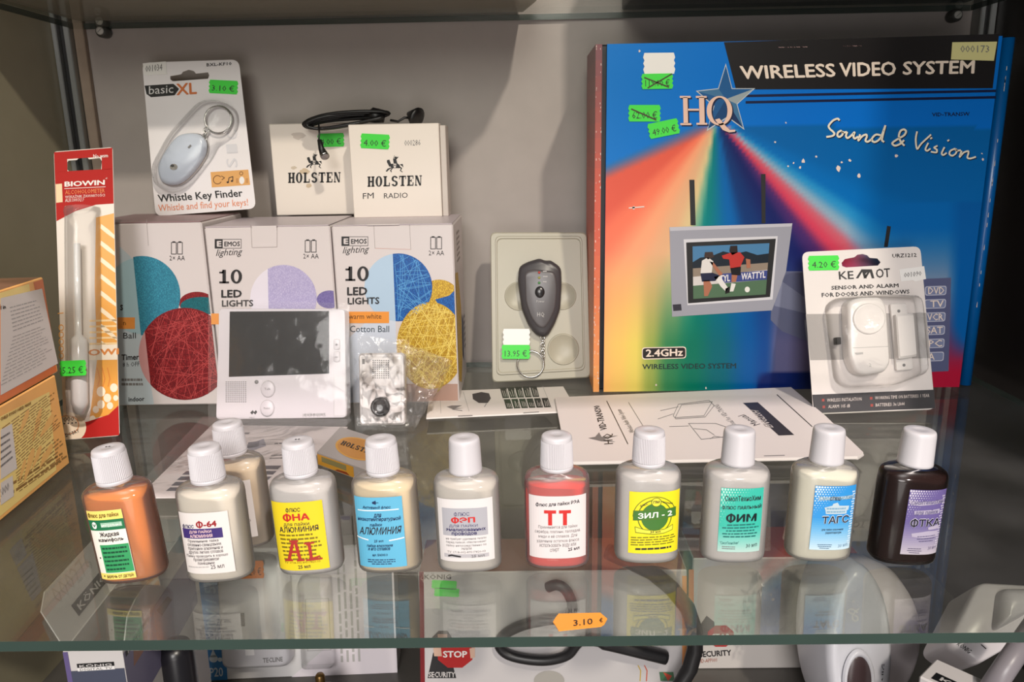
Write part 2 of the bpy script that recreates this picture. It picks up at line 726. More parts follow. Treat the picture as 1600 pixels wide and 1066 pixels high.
        if parent is not None:
            o.parent = parent
            ROOT[o.name] = off
        elif loc is not None:
            o.location = loc
        return o


ROOT = {}


def tag(o, label, cat, group=None):
    o['label'] = label
    o['category'] = cat
    if group:
        o['group'] = group
    return o


def thing(name, loc, label, cat, group=None):
    o = bpy.data.objects.new(name, None)
    o.empty_display_size = 0.02
    COL.objects.link(o)
    o.location = loc
    ROOT[o.name] = V3(loc)
    return tag(o, label, cat, group)


def structure(name, mb):
    o = mb.build(name)
    o['kind'] = 'structure'
    return o


def rounded(pts, r, n=5):
    """polygon with its corners rounded by radius r (drawing units)"""
    out = []
    N = len(pts)
    for i in range(N):
        p, a, b = V3((*pts[i], 0)), V3((*pts[i - 1], 0)), V3((*pts[(i + 1) % N], 0))
        da, db = (a - p), (b - p)
        ra = min(r, da.length * 0.45, db.length * 0.45)
        p0, p1 = p + da.normalized() * ra, p + db.normalized() * ra
        for k in range(n + 1):
            t = k / n
            q = p0 * (1 - t) ** 2 + p * 2 * t * (1 - t) + p1 * t * t
            out.append((q.x, q.y))
    return out


def lean(bl, br, z0, tilt, flip=1):
    """face standing on height z0 with its bottom edge between two photo points, leaning back by tilt"""
    A, B = onz(bl[0], bl[1], z0), onz(br[0], br[1], z0)
    return lean_w(A, B, tilt)


def lean_w(A, B, tilt):
    A, B = V3(A), V3(B)
    U = (B - A).normalized()
    back = V3((0, 0, 1)).cross(U)
    V = (V3((0, 0, 1)) * math.cos(tilt) + back * math.sin(tilt)).normalized()
    V = (V - U * V.dot(U)).normalized()
    return Face(A, U, V)


def sticker_outline(cx, cy, w_, h_, ang=0.0):
    """price-gun tag: bulging scalloped ends"""
    base = [(-0.5, -0.28), (-0.46, -0.5), (0.46, -0.5), (0.5, -0.28), (0.46, -0.14), (0.5, 0.0), (0.46, 0.14), (0.5, 0.28), (0.46, 0.5), (-0.46, 0.5), (-0.5, 0.28), (-0.46, 0.14), (-0.5, 0), (-0.46, -0.14)]
    c, s_ = math.cos(ang), math.sin(ang)
    return [(cx + c * x * w_ - s_ * y * h_, cy + s_ * x * w_ + c * y * h_) for x, y in base]


def sticker(F, parent, cx, cy, w_, h_, ang, m_, txt, h=0.0003, cross=False, name='price_sticker', tfrac=(0.0, 0.88)):
    b = MB()
    o = sticker_outline(cx, cy, w_, h_, ang)
    b.card(F2(F, h + 0.00012), o, m_, 0.00012)
    if txt:
        c, s_ = math.cos(ang), math.sin(ang)
        R_ = lambda x, y: (cx + c * x * w_ - s_ * y * h_, cy + s_ * x * w_ + c * y * h_)
        x0, x1 = -0.5 + tfrac[0], -0.5 + tfrac[1]
        b.text(F, txt, R_(x0 + 0.12, 0.32), R_(x1, 0.32), R_(x0 + 0.12, -0.12), INK, 0.0, h + 0.0003, 1)
        if cross:
            b.line(F, [R_(-0.4, -0.25), R_(0.35, 0.4)], h_ * 0.08, mat((60, 40, 20)), h + 0.0004)
            if cross == 2:
                b.line(F, [R_(-0.3, 0.42), R_(0.45, -0.45)], h_ * 0.08, mat((60, 40, 20)), h + 0.0004)
    o_ = b.build(name, parent)
    return o_


def F2(F, dh):
    G = Face(F.O + F.N * dh, F.U, F.V)
    if isinstance(F, RawFace):
        return RawFace(F.O + F.N * dh, F.U, F.V)
    if isinstance(F, UVFace):
        G = UVFace(F.O + F.N * dh, F.U, F.V, F.w, F.h)
    return G


def crinkle(corners, nx, ny, amp, seed, mt, mb, closed_edge=0.0, smooth=True):
    """crumpled sheet between four world corners TL, TR, BR, BL"""
    R = random.Random(seed)
    TL, TR, BR, BL = [V3(c) for c in corners]
    N = (TR - TL).cross(BL - TL).normalized() * -1
    if N.y > 0:
        N = -N
    ph = [(R.uniform(5, 30), R.uniform(5, 30), R.uniform(0, 6.28), R.uniform(0.4, 1)) for _ in range(9)]
    vs, fs = [], []
    for j in range(ny + 1):
        for i in range(nx + 1):
            a, b = i / nx, j / ny
            p = (TL * (1 - a) + TR * a) * (1 - b) + (BL * (1 - a) + BR * a) * b
            e = min(a, 1 - a, b, 1 - b)
            d = sum(math.sin(k[0] * a + k[1] * b + k[2]) * k[3] for k in ph) / 4
            d = abs(d) * 1.2 - 0.4 + R.uniform(-0.25, 0.25)
            p = p + N * (amp * d * (0.35 + min(1, e * 6)) + closed_edge * min(1, e * 5))
            vs.append(p)
    for j in range(ny):
        for i in range(nx):
            k = j * (nx + 1) + i
            if (i + j) % 2:
                fs += [(k, k + nx + 1, k + nx + 2), (k, k + nx + 2, k + 1)]
            else:
                fs += [(k, k + nx + 1, k + 1), (k + 1, k + nx + 1, k + nx + 2)]
    mb.mesh(vs, fs, mt, smooth)


X, Y, Z = V3((1, 0, 0)), V3((0, 1, 0)), V3((0, 0, 1))
#@@PARTS@@
# ================================================================== the setting
WALLM = mat((172, 163, 158), 0.55, noise=0.03, scale=40)
b = MB()
b.box((-0.47, 0.5, -0.30), X, Y, Z, 0.94, 0.02, 1.1, WALLM, 0.0)
structure('wall_back', b)
b = MB()
b.box((-0.475, 0.0, -0.30), X, Y, Z, 0.018, 0.5, 1.1, mat((150, 143, 120), 0.35, noise=0.04, scale=25), 0.0)
structure('wall_left', b)
b = MB()
b.box((0.46, 0.0, -0.30), X, Y, Z, 0.02, 0.5, 1.1, mat((34, 29, 27), 0.3, noise=0.1, scale=20), 0.0)
structure('wall_right', b)
b = MB()
b.box((-0.47, 0.0, -0.275), X, Y, Z, 0.94, 0.5, 0.02, mat((82, 79, 75), 0.35, noise=0.05, scale=30), 0.0)
structure('floor', b)
ALU = mat((150, 152, 150), 0.35, 0.6)
for nm, xs in (('trim_1', -1), ('trim_2', 1)):
    b = MB()
    x0 = -0.457 if xs < 0 else 0.4435
    for i, (dx, wd, mt, yy) in enumerate(((0.0, 0.005, ALU, 0.484), (0.005, 0.0055, BLACK, 0.49), (0.0105, 0.006, ALU, 0.486))):
        b.box((x0 + dx, yy, -0.25), X, Y, Z, wd, 0.4999 - yy, 1.04, mt, 0.0008)
    if xs < 0:
        b.box((-0.4402, 0.493, -0.25), X, Y, Z, 0.010, 0.0069, 1.04, mat((150, 132, 116), 0.6, noise=0.1, scale=60), 0.0008)
    structure(nm, b)

b = MB()
b.box((0.420, -0.012, -0.30), X, Y, Z, 0.06, 0.0118, 1.1, mat((120, 122, 120), 0.35, 0.6), 0.001)
structure('shadow_post', b)  # unseen front post, added to set the shadow edge across the blue box

GLASS = shelf_glass('shelf_glass')
GEDGE = mat((50, 66, 60), 0.22, spec=0.6, noise=0.12, scale=8)


def glass_shelf(z, y1, label):
    b = MB()
    b.box((-0.4395, 0.0, z - 0.006), X, Y, Z, 0.879, y1, 0.006, GLASS, 0.0003, {'v0': GEDGE, 'v1': GEDGE, 'u0': GEDGE, 'u1': GEDGE})
    o = b.build('glass_shelf', loc=V3((0, 0, z)))
    tag(o, label, 'shelf', 'glass shelves of the cabinet')


glass_shelf(0.0, 0.492, 'clear glass shelf with green front edge carrying the row of small bottles')
glass_shelf(0.352, 0.496, 'upper glass shelf crossing the very top of the cabinet')

PEGW = mat((205, 202, 195), 0.4)
for px, py, zz, lab in ((155, 33, 0, 'upper of two white shelf pegs by the left post'), (156, 48, 0, 'lower of two white shelf pegs by the left post'), (1497, 23, 0, 'single shelf peg by the right post, above the blue box')):
    c = ony(px, py, 0.486)
    t = thing('shelf_peg', c, lab, 'shelf peg', 'shelf pegs')
    b = MB()
    b.lathe([(0.0045, 0.0), (0.006, 0.003), (0.006, 0.010), (0.0055, 0.0139)], mat((70, 70, 66), 0.4), 24, axis=(0, 1, 0), org=c)
    cl = b.build('collar', t)
    b = MB()
    b.lathe([(0.0028, -0.0012), (0.0036, -0.0006), (0.0038, 0.001)], PEGW, 24, axis=(0, 1, 0), org=c)
    F = Face(c + V3((0, -0.0012, 0)), X, Z)
    a = 0.5
    b.fp(F, [(-.0022, -.0016), (-.0019, -.002), (.0022, .0016), (.0019, .002)], GREY, 0.00012, raw=True)
    b.build('screw_head', cl)

# goods on the upper shelf, seen from below through the glass
b = MB()
BXM = mat((190, 176, 166), 0.6, noise=0.06, scale=30)
vs = [(-0.43, 0.335), (-0.01, 0.335), (0.012, 0.375), (0.016, 0.43), (0.004, 0.488), (-0.43, 0.488)]
n = len(vs)
b.mesh([V3((x, y, 0.3524)) for x, y in vs] + [V3((x, y, 0.47)) for x, y in vs], [tuple(reversed(range(n))), tuple(range(n, 2 * n))] + [(i, (i + 1) % n, n + (i + 1) % n, n + i) for i in range(n)], BXM, False)
F = RawFace(V3((0, 0, 0.3524)), X, -Y)
for cx, cy in ((-0.21, -0.392), (-0.14, -0.393)):
    b.ring(F, cx, cy, 0.018, 0.007, 0.005, mat((170, 160, 140)), 0.00015, 14, -0.2, 2.4)
tag(b.build('package', loc=V3((-0.2, 0.41, 0.3524))), 'grey-brown package lying on the upper shelf, seen from below through the glass', 'package', 'goods on the upper shelf')
b = MB()
b.box((0.100, 0.345, 0.3524), X, Y, Z, 0.330, 0.143, 0.12, mat((30, 28, 27), 0.6), 0.001)
tag(b.build('package', loc=V3((0.26, 0.43, 0.3524))), 'dark box on the upper shelf, above the blue video system box', 'package', 'goods on the upper shelf')

# ================================================================== large wireless video system box
hx0, hx1, hy, hz = 0.0745, 0.4065, 0.3795, 0.3085
t = thing('video_system_box', V3((0.24, 0.42, 0)), 'large blue and rainbow wireless video system carton at the right of the shelf', 'box')
BLUE = mat((0, 84, 150), 0.28)
# body behind the front cover
b = MB()
b.box((0.0665, 0.386, 0), X, Y, Z, 0.3515, 0.082, hz + 0.0005, mat((20, 22, 30), 0.4), 0.0015, {'w1': mat((20, 80, 130), 0.25), 'u1': BLUE})
b.build('carton_body', t)
# left rim: red above, orange below
b = MB()
rows = 24
for i in range(rows):
    z0, z1 = hz * i / rows, hz * (i + 1) / rows
    f = (i + 0.5) / rows
    c0, c1, c2 = (240, 165, 95), (205, 85, 62), (120, 70, 78)
    c = [c0[k] + (c1[k] - c0[k]) * min(1, f / 0.5) if f < 0.6 else c1[k] + (c2[k] - c1[k]) * max(0, (f - 0.6) / 0.4) for k in range(3)]
    b.box((0.0648, hy + 0.0003, z0), X, Y, Z, 0.0055, 0.088, z1 - z0, mat([int(q) for q in c], 0.4), 0.0)
R = random.Random(4)
F = Face(V3((0.0648, hy + 0.0003, 0)), X, Z)
WEAR = mat((225, 205, 195), 0.6)
for i in range(80):
    v = R.random() ** 1.2 * hz
    u = R.choice([R.uniform(0.0002, 0.0012), R.uniform(0.0036, 0.0050)])
    s_ = R.uniform(0.0003, 0.001)
    b.fp(F, [(u, v), (u + s_ * 0.6, v + s_ * R.uniform(.2, 1)), (u + s_ * 0.5, v + s_ * 2.5), (u - s_ * 0.2, v + s_ * 2)], WEAR, 0.0001, raw=True)
b.build('left_rim', t)
b = MB()
b.tube([V3((0.4145, hy + 0.006, 0.001)), V3((0.4145, hy + 0.006, 0.15)), V3((0.4145, hy + 0.006, hz - 0.001))], 0.0055, BLUE, 12)
F = Face(V3((0.412, hy + 0.0004, 0)), X, Z)
for i in range(16):
    v = R.uniform(0.02, hz - 0.02)
    b.fp(F, [(0.0012, v), (0.0017, v), (0.0016, v + R.uniform(.002, .007)), (0.0012, v + .003)], WEAR, 0.0003, raw=True)
b.build('right_rim', t)

# printed front cover: colours of the artwork, a fan of rainbow light from the star
LT = [  # at y = 350 in the photo: x -> colour
    (940, (222, 92, 72)), (975, (240, 118, 88)), (1012, (240, 160, 118)), (1050, (222, 170, 128)), (1078, (214, 190, 140)), (1092, (120, 170, 140)), (1106, (0, 122, 122)), (1150, (0, 95, 165)), (1180, (14, 52, 110)), (1232, (22, 32, 92)), (1262, (70, 40, 100)),
    (1290, (205, 62, 88)), (1312, (200, 90, 105)), (1340, (140, 165, 185)), (1385, (40, 140, 195)), (1430, (0, 105, 180)), (1600, (0, 95, 165))]
LB = [  # at y = 560
    (940, (250, 180, 110)), (970, (240, 195, 105)), (998, (228, 205, 100)), (1022, (150, 165, 80)), (1052, (50, 125, 80)), (1090, (0, 110, 88)), (1130, (0, 98, 110)), (1180, (0, 82, 150)), (1205, (20, 70, 140)), (1225, (92, 92, 130)), (1300, (110, 100, 130)), (1400, (90, 70, 110)), (1450, (130, 40, 72)), (1490, (170, 24, 56)), (1600, (165, 20, 50))]


def ramp(tab, x):
    if x <= tab[0][0]:
        return tab[0][1]
    for (a, ca), (b_, cb) in zip(tab[:-1], tab[1:]):
        if x <= b_:
            f = (x - a) / (b_ - a)
            f = f * f * (3 - 2 * f)
            return tuple(ca[k] + (cb[k] - ca[k]) * f for k in range(3))
    return tab[-1][1]


def mixc(a, b_, f):
    f = max(0.0, min(1.0, f))
    return tuple(a[k] + (b_[k] - a[k]) * f for k in range(3))


def art(x, y):
    blue = mixc((0, 118, 204), (0, 106, 200), (x - 950) / 300)
    AX, AY = 1122, 172
    if y < AY + 12:
        c = blue
    else:
        k = (350 - AY) / max(y - AY, 12)
        xa = 1122 + (x - 1122) * k
        c = ramp(LT, xa) if xa > 1000 else ramp(LT, 1000 + (xa - 1000) * 0.62)
        if xa < 1122:
            lim = 1122 - (y - AY) * 2.3
            c = mixc(blue, c, (x - lim) / 55 + 0.2)
        if y > 350:
            c = mixc(c if y < 420 else ramp(LT, 1122 + (x - 1122) * (350 - AY) / (420 - AY)), ramp(LB, x), (y - 380) / 150)
    # right side of the lower half: pale haze, then crimson at the corner
    if x > 1330 and y > 300:
        q = mixc(mixc((0, 100, 175), (110, 135, 165), (y - 340) / 80), mixc((110, 60, 95), (165, 20, 52), (y - 520) / 60), (y - 440) / 80)
        c = mixc(c, q, (x - 1330) / 90)
        c = mixc(c, (0, 88, 160), (x - 1490) / 20 * (1 if y < 500 else max(0, 1 - (y - 500) / 60)))
    if y > 577 and x > 1190:
        c = mixc(c, (8, 30, 92), (y - 576) / 4 * min(1, (x - 1190) / 40) * max(0, min(1, (1465 - x) / 40)))
    return c


FH = Face(V3((hx0, hy, 0)), X, Z)
b = MB()
ARTM = colattr_mat('rainbow_print', 0.32)
NX, NY = 110, 100
b.art = {}
W_, H_ = hx1 - hx0, hz
cols = (948, 68, 1566, 50, 1515, 606, 948, 612)
vs, fs = [], []
for j in range(NY + 1):
    for i in range(NX + 1):
        a, c = i / NX, j / NY
        vs.append(FH.P(a * W_, c * H_, 0))
        px = (948 * (1 - a) + 1566 * a) * c + (948 * (1 - a) + 1515 * a) * (1 - c)
        py = (68 * (1 - a) + 50 * a) * c + (612 * (1 - a) + 606 * a) * (1 - c)
        col = art(px, py)
        b.art[j * (NX + 1) + i] = (lin(col[0] / 255), lin(col[1] / 255), lin(col[2] / 255), 1)
for j in range(NY):
    for i in range(NX):
        k = j * (NX + 1) + i
        fs.append((k, k + 1, k + NX + 2, k + NX + 1))
b.mesh(vs, fs, ARTM, False)
b.box((hx0, hy + 0.0001, 0.0), X, Y, Z, W_, 0.006, H_, BLUE, 0.001)
DARK = mat((20, 16, 18), 0.3)
NAVY = mat((6, 20, 60), 0.3)
PALE = mat((232, 214, 200), 0.35)
b.fp(FH, [(1131, 66), (1561, 53), (1551, 138), (1150, 140)], DARK, 0.0001)
for y0, y1 in ((148, 152), (158, 162)):
    b.fp(FH, [(1165, y0), (1556, y0 - 8), (1556, y1 - 8), (1165, y1)], NAVY, 0.0001)
b.text(FH, 'WIRELESS', (1158, 124), (1306, 120), (1155, 103), PALE, 0.03, 0.00025)
b.text(FH, 'VIDEO', (1312, 120), (1400, 118), (1311, 98), PALE, 0.03, 0.00025)
b.text(FH, 'SYSTEM', (1410, 117), (1522, 115), (1411, 96), PALE, 0.03, 0.00025)
b.text(FH, 'VID-TRANSW', (1456, 182), (1515, 181), 176, NAVY, 0.02, 0.0002, 1)
CREAM = mat((235, 225, 205), 0.35)
SLOGAN = [
    [(438, 622), (428, 614), (405, 622), (385, 640), (373, 660), (382, 678), (400, 694), (408, 708), (396, 720), (362, 726)],
    [(448, 688), (432, 698), (427, 716), (438, 726), (455, 716), (460, 700), (448, 688), (464, 698), (482, 696)],
    [(486, 698), (480, 720), (490, 733), (512, 718), (532, 698), (526, 722), (534, 736), (552, 726)],
    [(566, 714), (556, 748), (580, 722), (604, 712), (608, 726), (600, 748), (614, 756), (636, 742)],
    [(692, 716), (666, 712), (644, 730), (642, 750), (662, 757), (694, 730), (722, 658), (702, 738), (712, 756)],
    [(838, 778), (818, 756), (806, 722), (816, 690), (838, 680), (850, 694), (836, 718), (798, 740), (766, 764), (782, 780), (812, 770), (836, 748)],
    [(918, 695), (910, 740), (918, 800), (944, 768), (1002, 714)],
    [(986, 766), (970, 800), (980, 812), (998, 800)], [(1002, 736), (1008, 732)],
    [(1042, 782), (1024, 792), (1040, 806), (1036, 822), (1006, 818)],
    [(1086, 792), (1070, 826), (1080, 838), (1098, 826)], [(1108, 750), (1114, 746)],
    [(1148, 800), (1124, 812), (1118, 832), (1136, 842), (1158, 826), (1162, 806), (1148, 800), (1166, 810), (1184, 808)],
    [(1192, 814), (1180, 850), (1204, 824), (1232, 814), (1234, 830), (1228, 852), (1244, 860), (1278, 850)]]
for dx, dy, mm, hh in ((1.2, 1.4, NAVY, 0.0002), (0, 0, CREAM, 0.0003)):
    for k, st in enumerate(SLOGAN):
        P_ = [(1200 + x / 3.947 + dx, 30 + y / 3.947 + dy) for x, y in st]
        sm = []
        for i in range(len(P_) - 1):
            p = [P_[max(i - 1, 0)], P_[i], P_[i + 1], P_[min(i + 2, len(P_) - 1)]]
            for j in range(4):
                u = j / 4
                f = lambda a, b_, c, d: 0.5 * (2 * b_ + (c - a) * u + (2 * a - 5 * b_ + 4 * c - d) * u * u + (3 * b_ - a - 3 * c + d) * u ** 3)
                sm.append((f(*[q[0] for q in p]), f(*[q[1] for q in p])))
        sm.append(P_[-1])
        b.line(FH, sm, 3.0 if k < 6 else 2.6, mm, hh)
# star and HQ emblem
star = [(1134, 99), (1144, 138), (1180, 138), (1152, 163), (1163, 203), (1137, 184), (1104, 205), (1115, 166), (1087, 142), (1122, 138)]
cx, cy = 1134, 155
b.fp(FH, star, mat((190, 196, 200), 0.3), 0.00018)
inn = [(cx + (x - cx) * 0.93, cy + (y - cy) * 0.93) for x, y in star]
SM = [mat((20, 84, 140), 0.3), mat((60, 110, 150), 0.3), mat((10, 62, 112), 0.3), mat((14, 46, 92), 0.3), mat((150, 160, 165), 0.3)]
for i in range(10):
    b.fp(FH, [(cx, cy), inn[i], inn[(i + 1) % 10]], SM[[0, 0, 4, 1, 3, 2, 0, 0, 1, 0][i]], 0.00022)
ROSE = mat((228, 190, 172), 0.35)
for ox, oy, mm, hh in ((2.2, 2, NAVY, 0.00028), (0, 0, ROSE, 0.00036)):
    q = lambda L: [(x + ox, y + oy) for x, y in L]
    b.fp(FH, q([(1067, 152), (1074, 152), (1075, 193), (1068, 193)]), mm, hh)
    b.fp(FH, q([(1092, 152), (1100, 152), (1101, 192), (1093, 192)]), mm, hh)
    b.fp(FH, q([(1074, 170), (1092, 170), (1092, 173), (1074, 173)]), mm, hh)
    for xx, yy in ((1062, 150), (1087, 150), (1063, 192.5), (1088, 192)):
        b.fp(FH, q([(xx, yy), (xx + 17, yy), (xx + 17, yy + 3), (xx, yy + 3)]), mm, hh)
    for k in range(36):
        a0, a1 = 2 * math.pi * k / 36, 2 * math.pi * (k + 1) / 36
        b.fp(FH, q([(1124 + 20 * math.cos(a0), 173 + 23 * math.sin(a0)), (1124 + 20 * math.cos(a1), 173 + 23 * math.sin(a1)), (1124 + 12.5 * math.cos(a1), 173 + 20.5 * math.sin(a1)), (1124 + 12.5 * math.cos(a0), 173 + 20.5 * math.sin(a0))]), mm, hh + 0.00004)
    b.fp(FH, q([(1117, 187), (1124, 185), (1133, 196), (1140, 203), (1149, 203), (1148, 206), (1139, 207), (1129, 203)]), mm, hh + 0.00004)
# pictured monitor with two aerials
GR = mat((150, 150, 160), 0.35)
b.fp(FH, [(1077, 281), (1085, 281), (1087, 352), (1079, 352)], BLACK, 0.0002)
b.fp(FH, [(1189, 272), (1196, 272), (1196, 349), (1190, 349)], BLACK, 0.0002)
b.fp(FH, [(1386, 353), (1392, 354), (1387, 386), (1381, 386)], BLACK, 0.0002)
b.fp(FH, [(1200, 424), (1252, 424), (1330, 430), (1330, 545), (1262, 533), (1222, 518), (1204, 500), (1205, 480)], mat((92, 96, 122), 0.35), 0.0002)
b.fp(FH, [(1212, 448), (1222, 440), (1262, 468), (1330, 486), (1330, 500), (1260, 490), (1210, 478)], mat((120, 124, 146), 0.35), 0.00026)
b.fp(FH, [(1046, 355), (1238, 349), (1228, 424), (1206, 485), (1050, 495)], GR, 0.0003)
b.fp(FH, [(1046, 355), (1238, 349), (1236, 354), (1047, 361)], mat((184, 182, 190), 0.35), 0.00036)
b.fp(FH, [(1068, 374), (1215, 369), (1207, 468), (1074, 477)], mat((205, 203, 208), 0.35), 0.00036)
b.fp(FH, [(1072, 379), (1212, 373), (1203, 464), (1075, 474)], BLACK, 0.00042)
S0 = [(1082, 385), (1202, 380), (1196, 460), (1083, 467)]


def sp(u, v):
    x = (S0[0][0] * (1 - u) + S0[1][0] * u) * (1 - v) + (S0[3][0] * (1 - u) + S0[2][0] * u) * v
    y = (S0[0][1] * (1 - u) + S0[1][1] * u) * (1 - v) + (S0[3][1] * (1 - u) + S0[2][1] * u) * v
    return (x, y)


def scr(L, c, k):
    b.fp(FH, [sp(*p) for p in L], mat(c, 0.3), 0.00048 + k * 0.00005)


scr([(0, 0), (1, 0), (1, .4), (0, .42)], (70, 120, 160), 0)
scr([(0, .3), (.1, .22), (.25, .2), (.4, .12), (.55, .18), (.7, .14), (.85, .22), (1, .2), (1, .42), (0, .45)], (24, 34, 44), 1)
scr([(0, .42), (1, .38), (1, .56), (0, .6)], (140, 125, 110), 2)
scr([(0, .58), (1, .52), (1, .72), (0, .75)], (205, 198, 195), 3)
scr([(.34, .55), (1, .53), (1, .71), (.34, .73)], (60, 70, 130), 4)
scr([(0, .75), (1, .71), (1, 1), (0, 1)], (80, 108, 82), 5)
b.text(FH, 'WATTYL', sp(.65, .69), sp(.98, .67), sp(.65, .56), mat((225, 220, 220)), 0.03, 0.0008, 1)
b.text(FH, 'TYL', sp(.36, .71), sp(.5, .7), sp(.36, .58), mat((225, 220, 220)), 0.03, 0.0008, 1)
sk = (165, 105, 80)
for L, c in (([(.16, .12), (.26, .12), (.28, .22), (.2, .26), (.15, .2)], (60, 45, 40)), ([(.12, .28), (.2, .22), (.27, .3), (.25, .52), (.1, .52)], (215, 210, 205)), ([(.22, .3), (.27, .32), (.4, .55), (.36, .6)], sk), ([(.1, .52), (.26, .52), (.36, .58), (.3, .68), (.12, .68)], (30, 34, 60)), ([(.14, .66), (.22, .66), (.26, .78), (.2, .96), (.15, .96)], sk),
             ([(.28, .6), (.36, .58), (.48, .84), (.45, .9), (.38, .8)], (220, 215, 210)), ([(.44, .84), (.5, .8), (.5, .92), (.44, .94)], (30, 25, 25)), ([(.49, .02), (.58, .02), (.59, .15), (.52, .2), (.48, .12)], (40, 30, 28)), ([(.38, .2), (.5, .15), (.62, .15), (.68, .25), (.63, .44), (.5, .46), (.48, .28), (.4, .26)], (180, 50, 45)), ([(.7, .28), (.76, .3), (.77, .46), (.72, .47)], sk),
             ([(.5, .45), (.64, .43), (.64, .6), (.52, .58)], (25, 22, 26)), ([(.52, .58), (.6, .58), (.58, .72), (.52, .72)], sk), ([(.52, .74), (.58, .76), (.55, .9), (.5, .9)], (220, 215, 210))):
    scr(L, c, 8)
b.disc(FH, *sp(.74, .88), 4, 4.5, mat((225, 222, 215)), 0.001, 12)
b.fp(FH, [(1051, 476), (1064, 475), (1065, 485), (1052, 486)], mat((40, 38, 50)), 0.0004)
# badge and caption
pill = rounded([(1003, 543), (1072, 541.5), (1072, 560), (1003, 562)], 5)
b.fp(FH, pill, PALE, 0.0002)
pin = [(1037.5 + (x - 1037.5) * 0.965, 552 + (y - 552) * 0.85) for x, y in pill]
b.fp(FH, pin, DARK, 0.00028)
b.text(FH, '2.4GHz', (1009, 557.5), (1067, 556), (1009, 546), PALE, 0.03, 0.00036)
b.text(FH, 'WIRELESS VIDEO SYSTEM', (1003.5, 577), (1150, 575.5), (1003.5, 569), mat((8, 40, 44)), 0.02, 0.00024)
FR = mat((120, 128, 160), 0.35)
TX = mat((190, 190, 205), 0.35)
b.fp(FH, [(1440, 436), (1486, 434), (1482, 580), (1440, 582)], mat((84, 88, 122), 0.35), 0.00018)
for i, s_ in enumerate(('DVD', 'TV', 'VCR', 'SAT', 'PC', 'A')):
    yy = 455 + i * 20.6
    xx = 1450 - i * 0.8
    pl = rounded([(xx - 5, yy - 7.5), (xx + 29, yy - 8.5), (xx + 28, yy + 6), (xx - 5, yy + 7)], 4)
    b.fp(FH, pl, TX, 0.00026)
    pc = [(xx + 12 + (x - xx - 12) * 0.93, yy - 0.7 + (y - yy + 0.7) * 0.84) for x, y in pl]
    b.fp(FH, pc, FR, 0.0003)
    b.text(FH, s_, (xx + (0 if len(s_) > 2 else 4), yy + 4.5), (xx + (25 if len(s_) > 1 else 14), yy + 4), (xx + (0 if len(s_) > 2 else 4), yy - 6), PALE, 0.01, 0.00036, 1)
# chipped print
R = random.Random(11)
for x, y, s_ in ((1310, 263, 5), (1328, 251, 3), (1342, 275, 3.5), (1400, 244, 3.5), (1255, 252, 4), (1240, 255, 2), (1211, 222, 2), (1231, 260, 2), (1275, 245, 2), (1025, 602, 2), (1103, 606, 2), (1536, 249, 2.5), (1534, 240, 1.5), (999, 80, 2), (1315, 254, 2), (990, 325, 3), (1250, 262, 2.2), (1228, 192, 1.5)):
    a = R.uniform(0, 3)
    b.fp(FH, [(x + s_ * R.uniform(.5, 1) * math.cos(a + k), y + s_ * R.uniform(.5, 1.3) * math.sin(a + k)) for k in (0, 1, 2, 3, 4, 5)], WEAR, 0.0003)
b.line(FH, [(983, 325), (1006, 323)], 2, WEAR, 0.0003)
for i in range(26):
    x = R.choice([R.uniform(1215, 1260), R.uniform(1312, 1342)])
    b.line(FH, [(x, 74 - (x - 1215) * 0.02), (x + R.uniform(2, 6), 74.3 - (x - 1215) * 0.02)], 0.8, mat((150, 120, 120)), 0.0003)
b.build('front_cover', t)
sticker(FH, t, 1030, 99, 50, 33, -0.01, WHITE, '', 0.0004)
sticker(FH, t, 1027, 127, 50, 24, -0.02, GREEN, '119.00 €', 0.0006, 2)
sticker(FH, t, 1007, 177, 51, 26, 0.0, GREEN, '62.00 €', 0.0004, 1)
sticker(FH, t, 1037, 201, 49, 24, -0.2, GREEN, '49.00 €', 0.0005)
b = MB()
b.card(F2(FH, 0.0006), [(1488, 66), (1558, 65), (1553, 95), (1486, 93)], mat((208, 200, 140), 0.6), 0.0002)
b.text(FH, '000173', (1500, 82), (1545, 82), (1500, 71), GREY, 0.0, 0.0008, 1)
b.build('number_sticker', t)['label'] = 'yellow paper sticker with a handwritten number'

# ================================================================== three boxes of ball lights
CARD = mat((212, 203, 202), 0.35)
FLAP = mat((196, 184, 190), 0.35)
SEAM = mat((150, 138, 136), 0.5)


def led_box(x0, x1, y0, dep, h, label, side=None):
    c = V3(((x0 + x1) / 2, y0 + dep / 2, 0))
    t = thing('light_box', c, label, 'box', 'boxes of ball lights in a row')
    b = MB()
    b.box((x0, y0, 0), X, Y, Z, x1 - x0, dep, h, CARD, 0.0012, {'w1': FLAP})
    F = Face(V3((x0, y0, 0)), X, Z)
    F.w, F.h = x1 - x0, h
    return t, b, F


def battery_icon(b, F, x, y, s_=1.0, base=None):
    for dx in (0, 9.5):
        b.box_outline(F, x + dx, y, x + dx + 7.5, y + 18 * s_, 1.1, INK)
        b.line(F, [(x + dx + 2, y - 1), (x + dx + 5.5, y - 1)], 1.6, INK)
    b.text(F, '2× AA', (x - 3, y + 28), (x + 21, y + 28), (x - 3, y + 20.5), INK, 0.0, 0.0002, 1)


def emos_logo(b, F, x, y):
    b.box_outline(F, x, y, x + 41, y + 14, 0.8, INK)
    b.rect(F, x, y, x + 12, y + 14, INK)
    b.text(F, 'E', (x + 3, y + 11.5), (x + 10.5, y + 11.5), (x + 3, y + 2.5), CARD, 0.05, 0.0003, 1)
    b.text(F, 'EMOS', (x + 14.5, y + 11), (x + 39, y + 10.6), (x + 14.5, y + 3.6), INK, 0.03)
    b.text(F, 'lighting', (x + 1.5, y + 26), (x + 41, y + 24), (x + 1.5, y + 16), INK, 0.0, 0.0002, 2, shear=0.3)


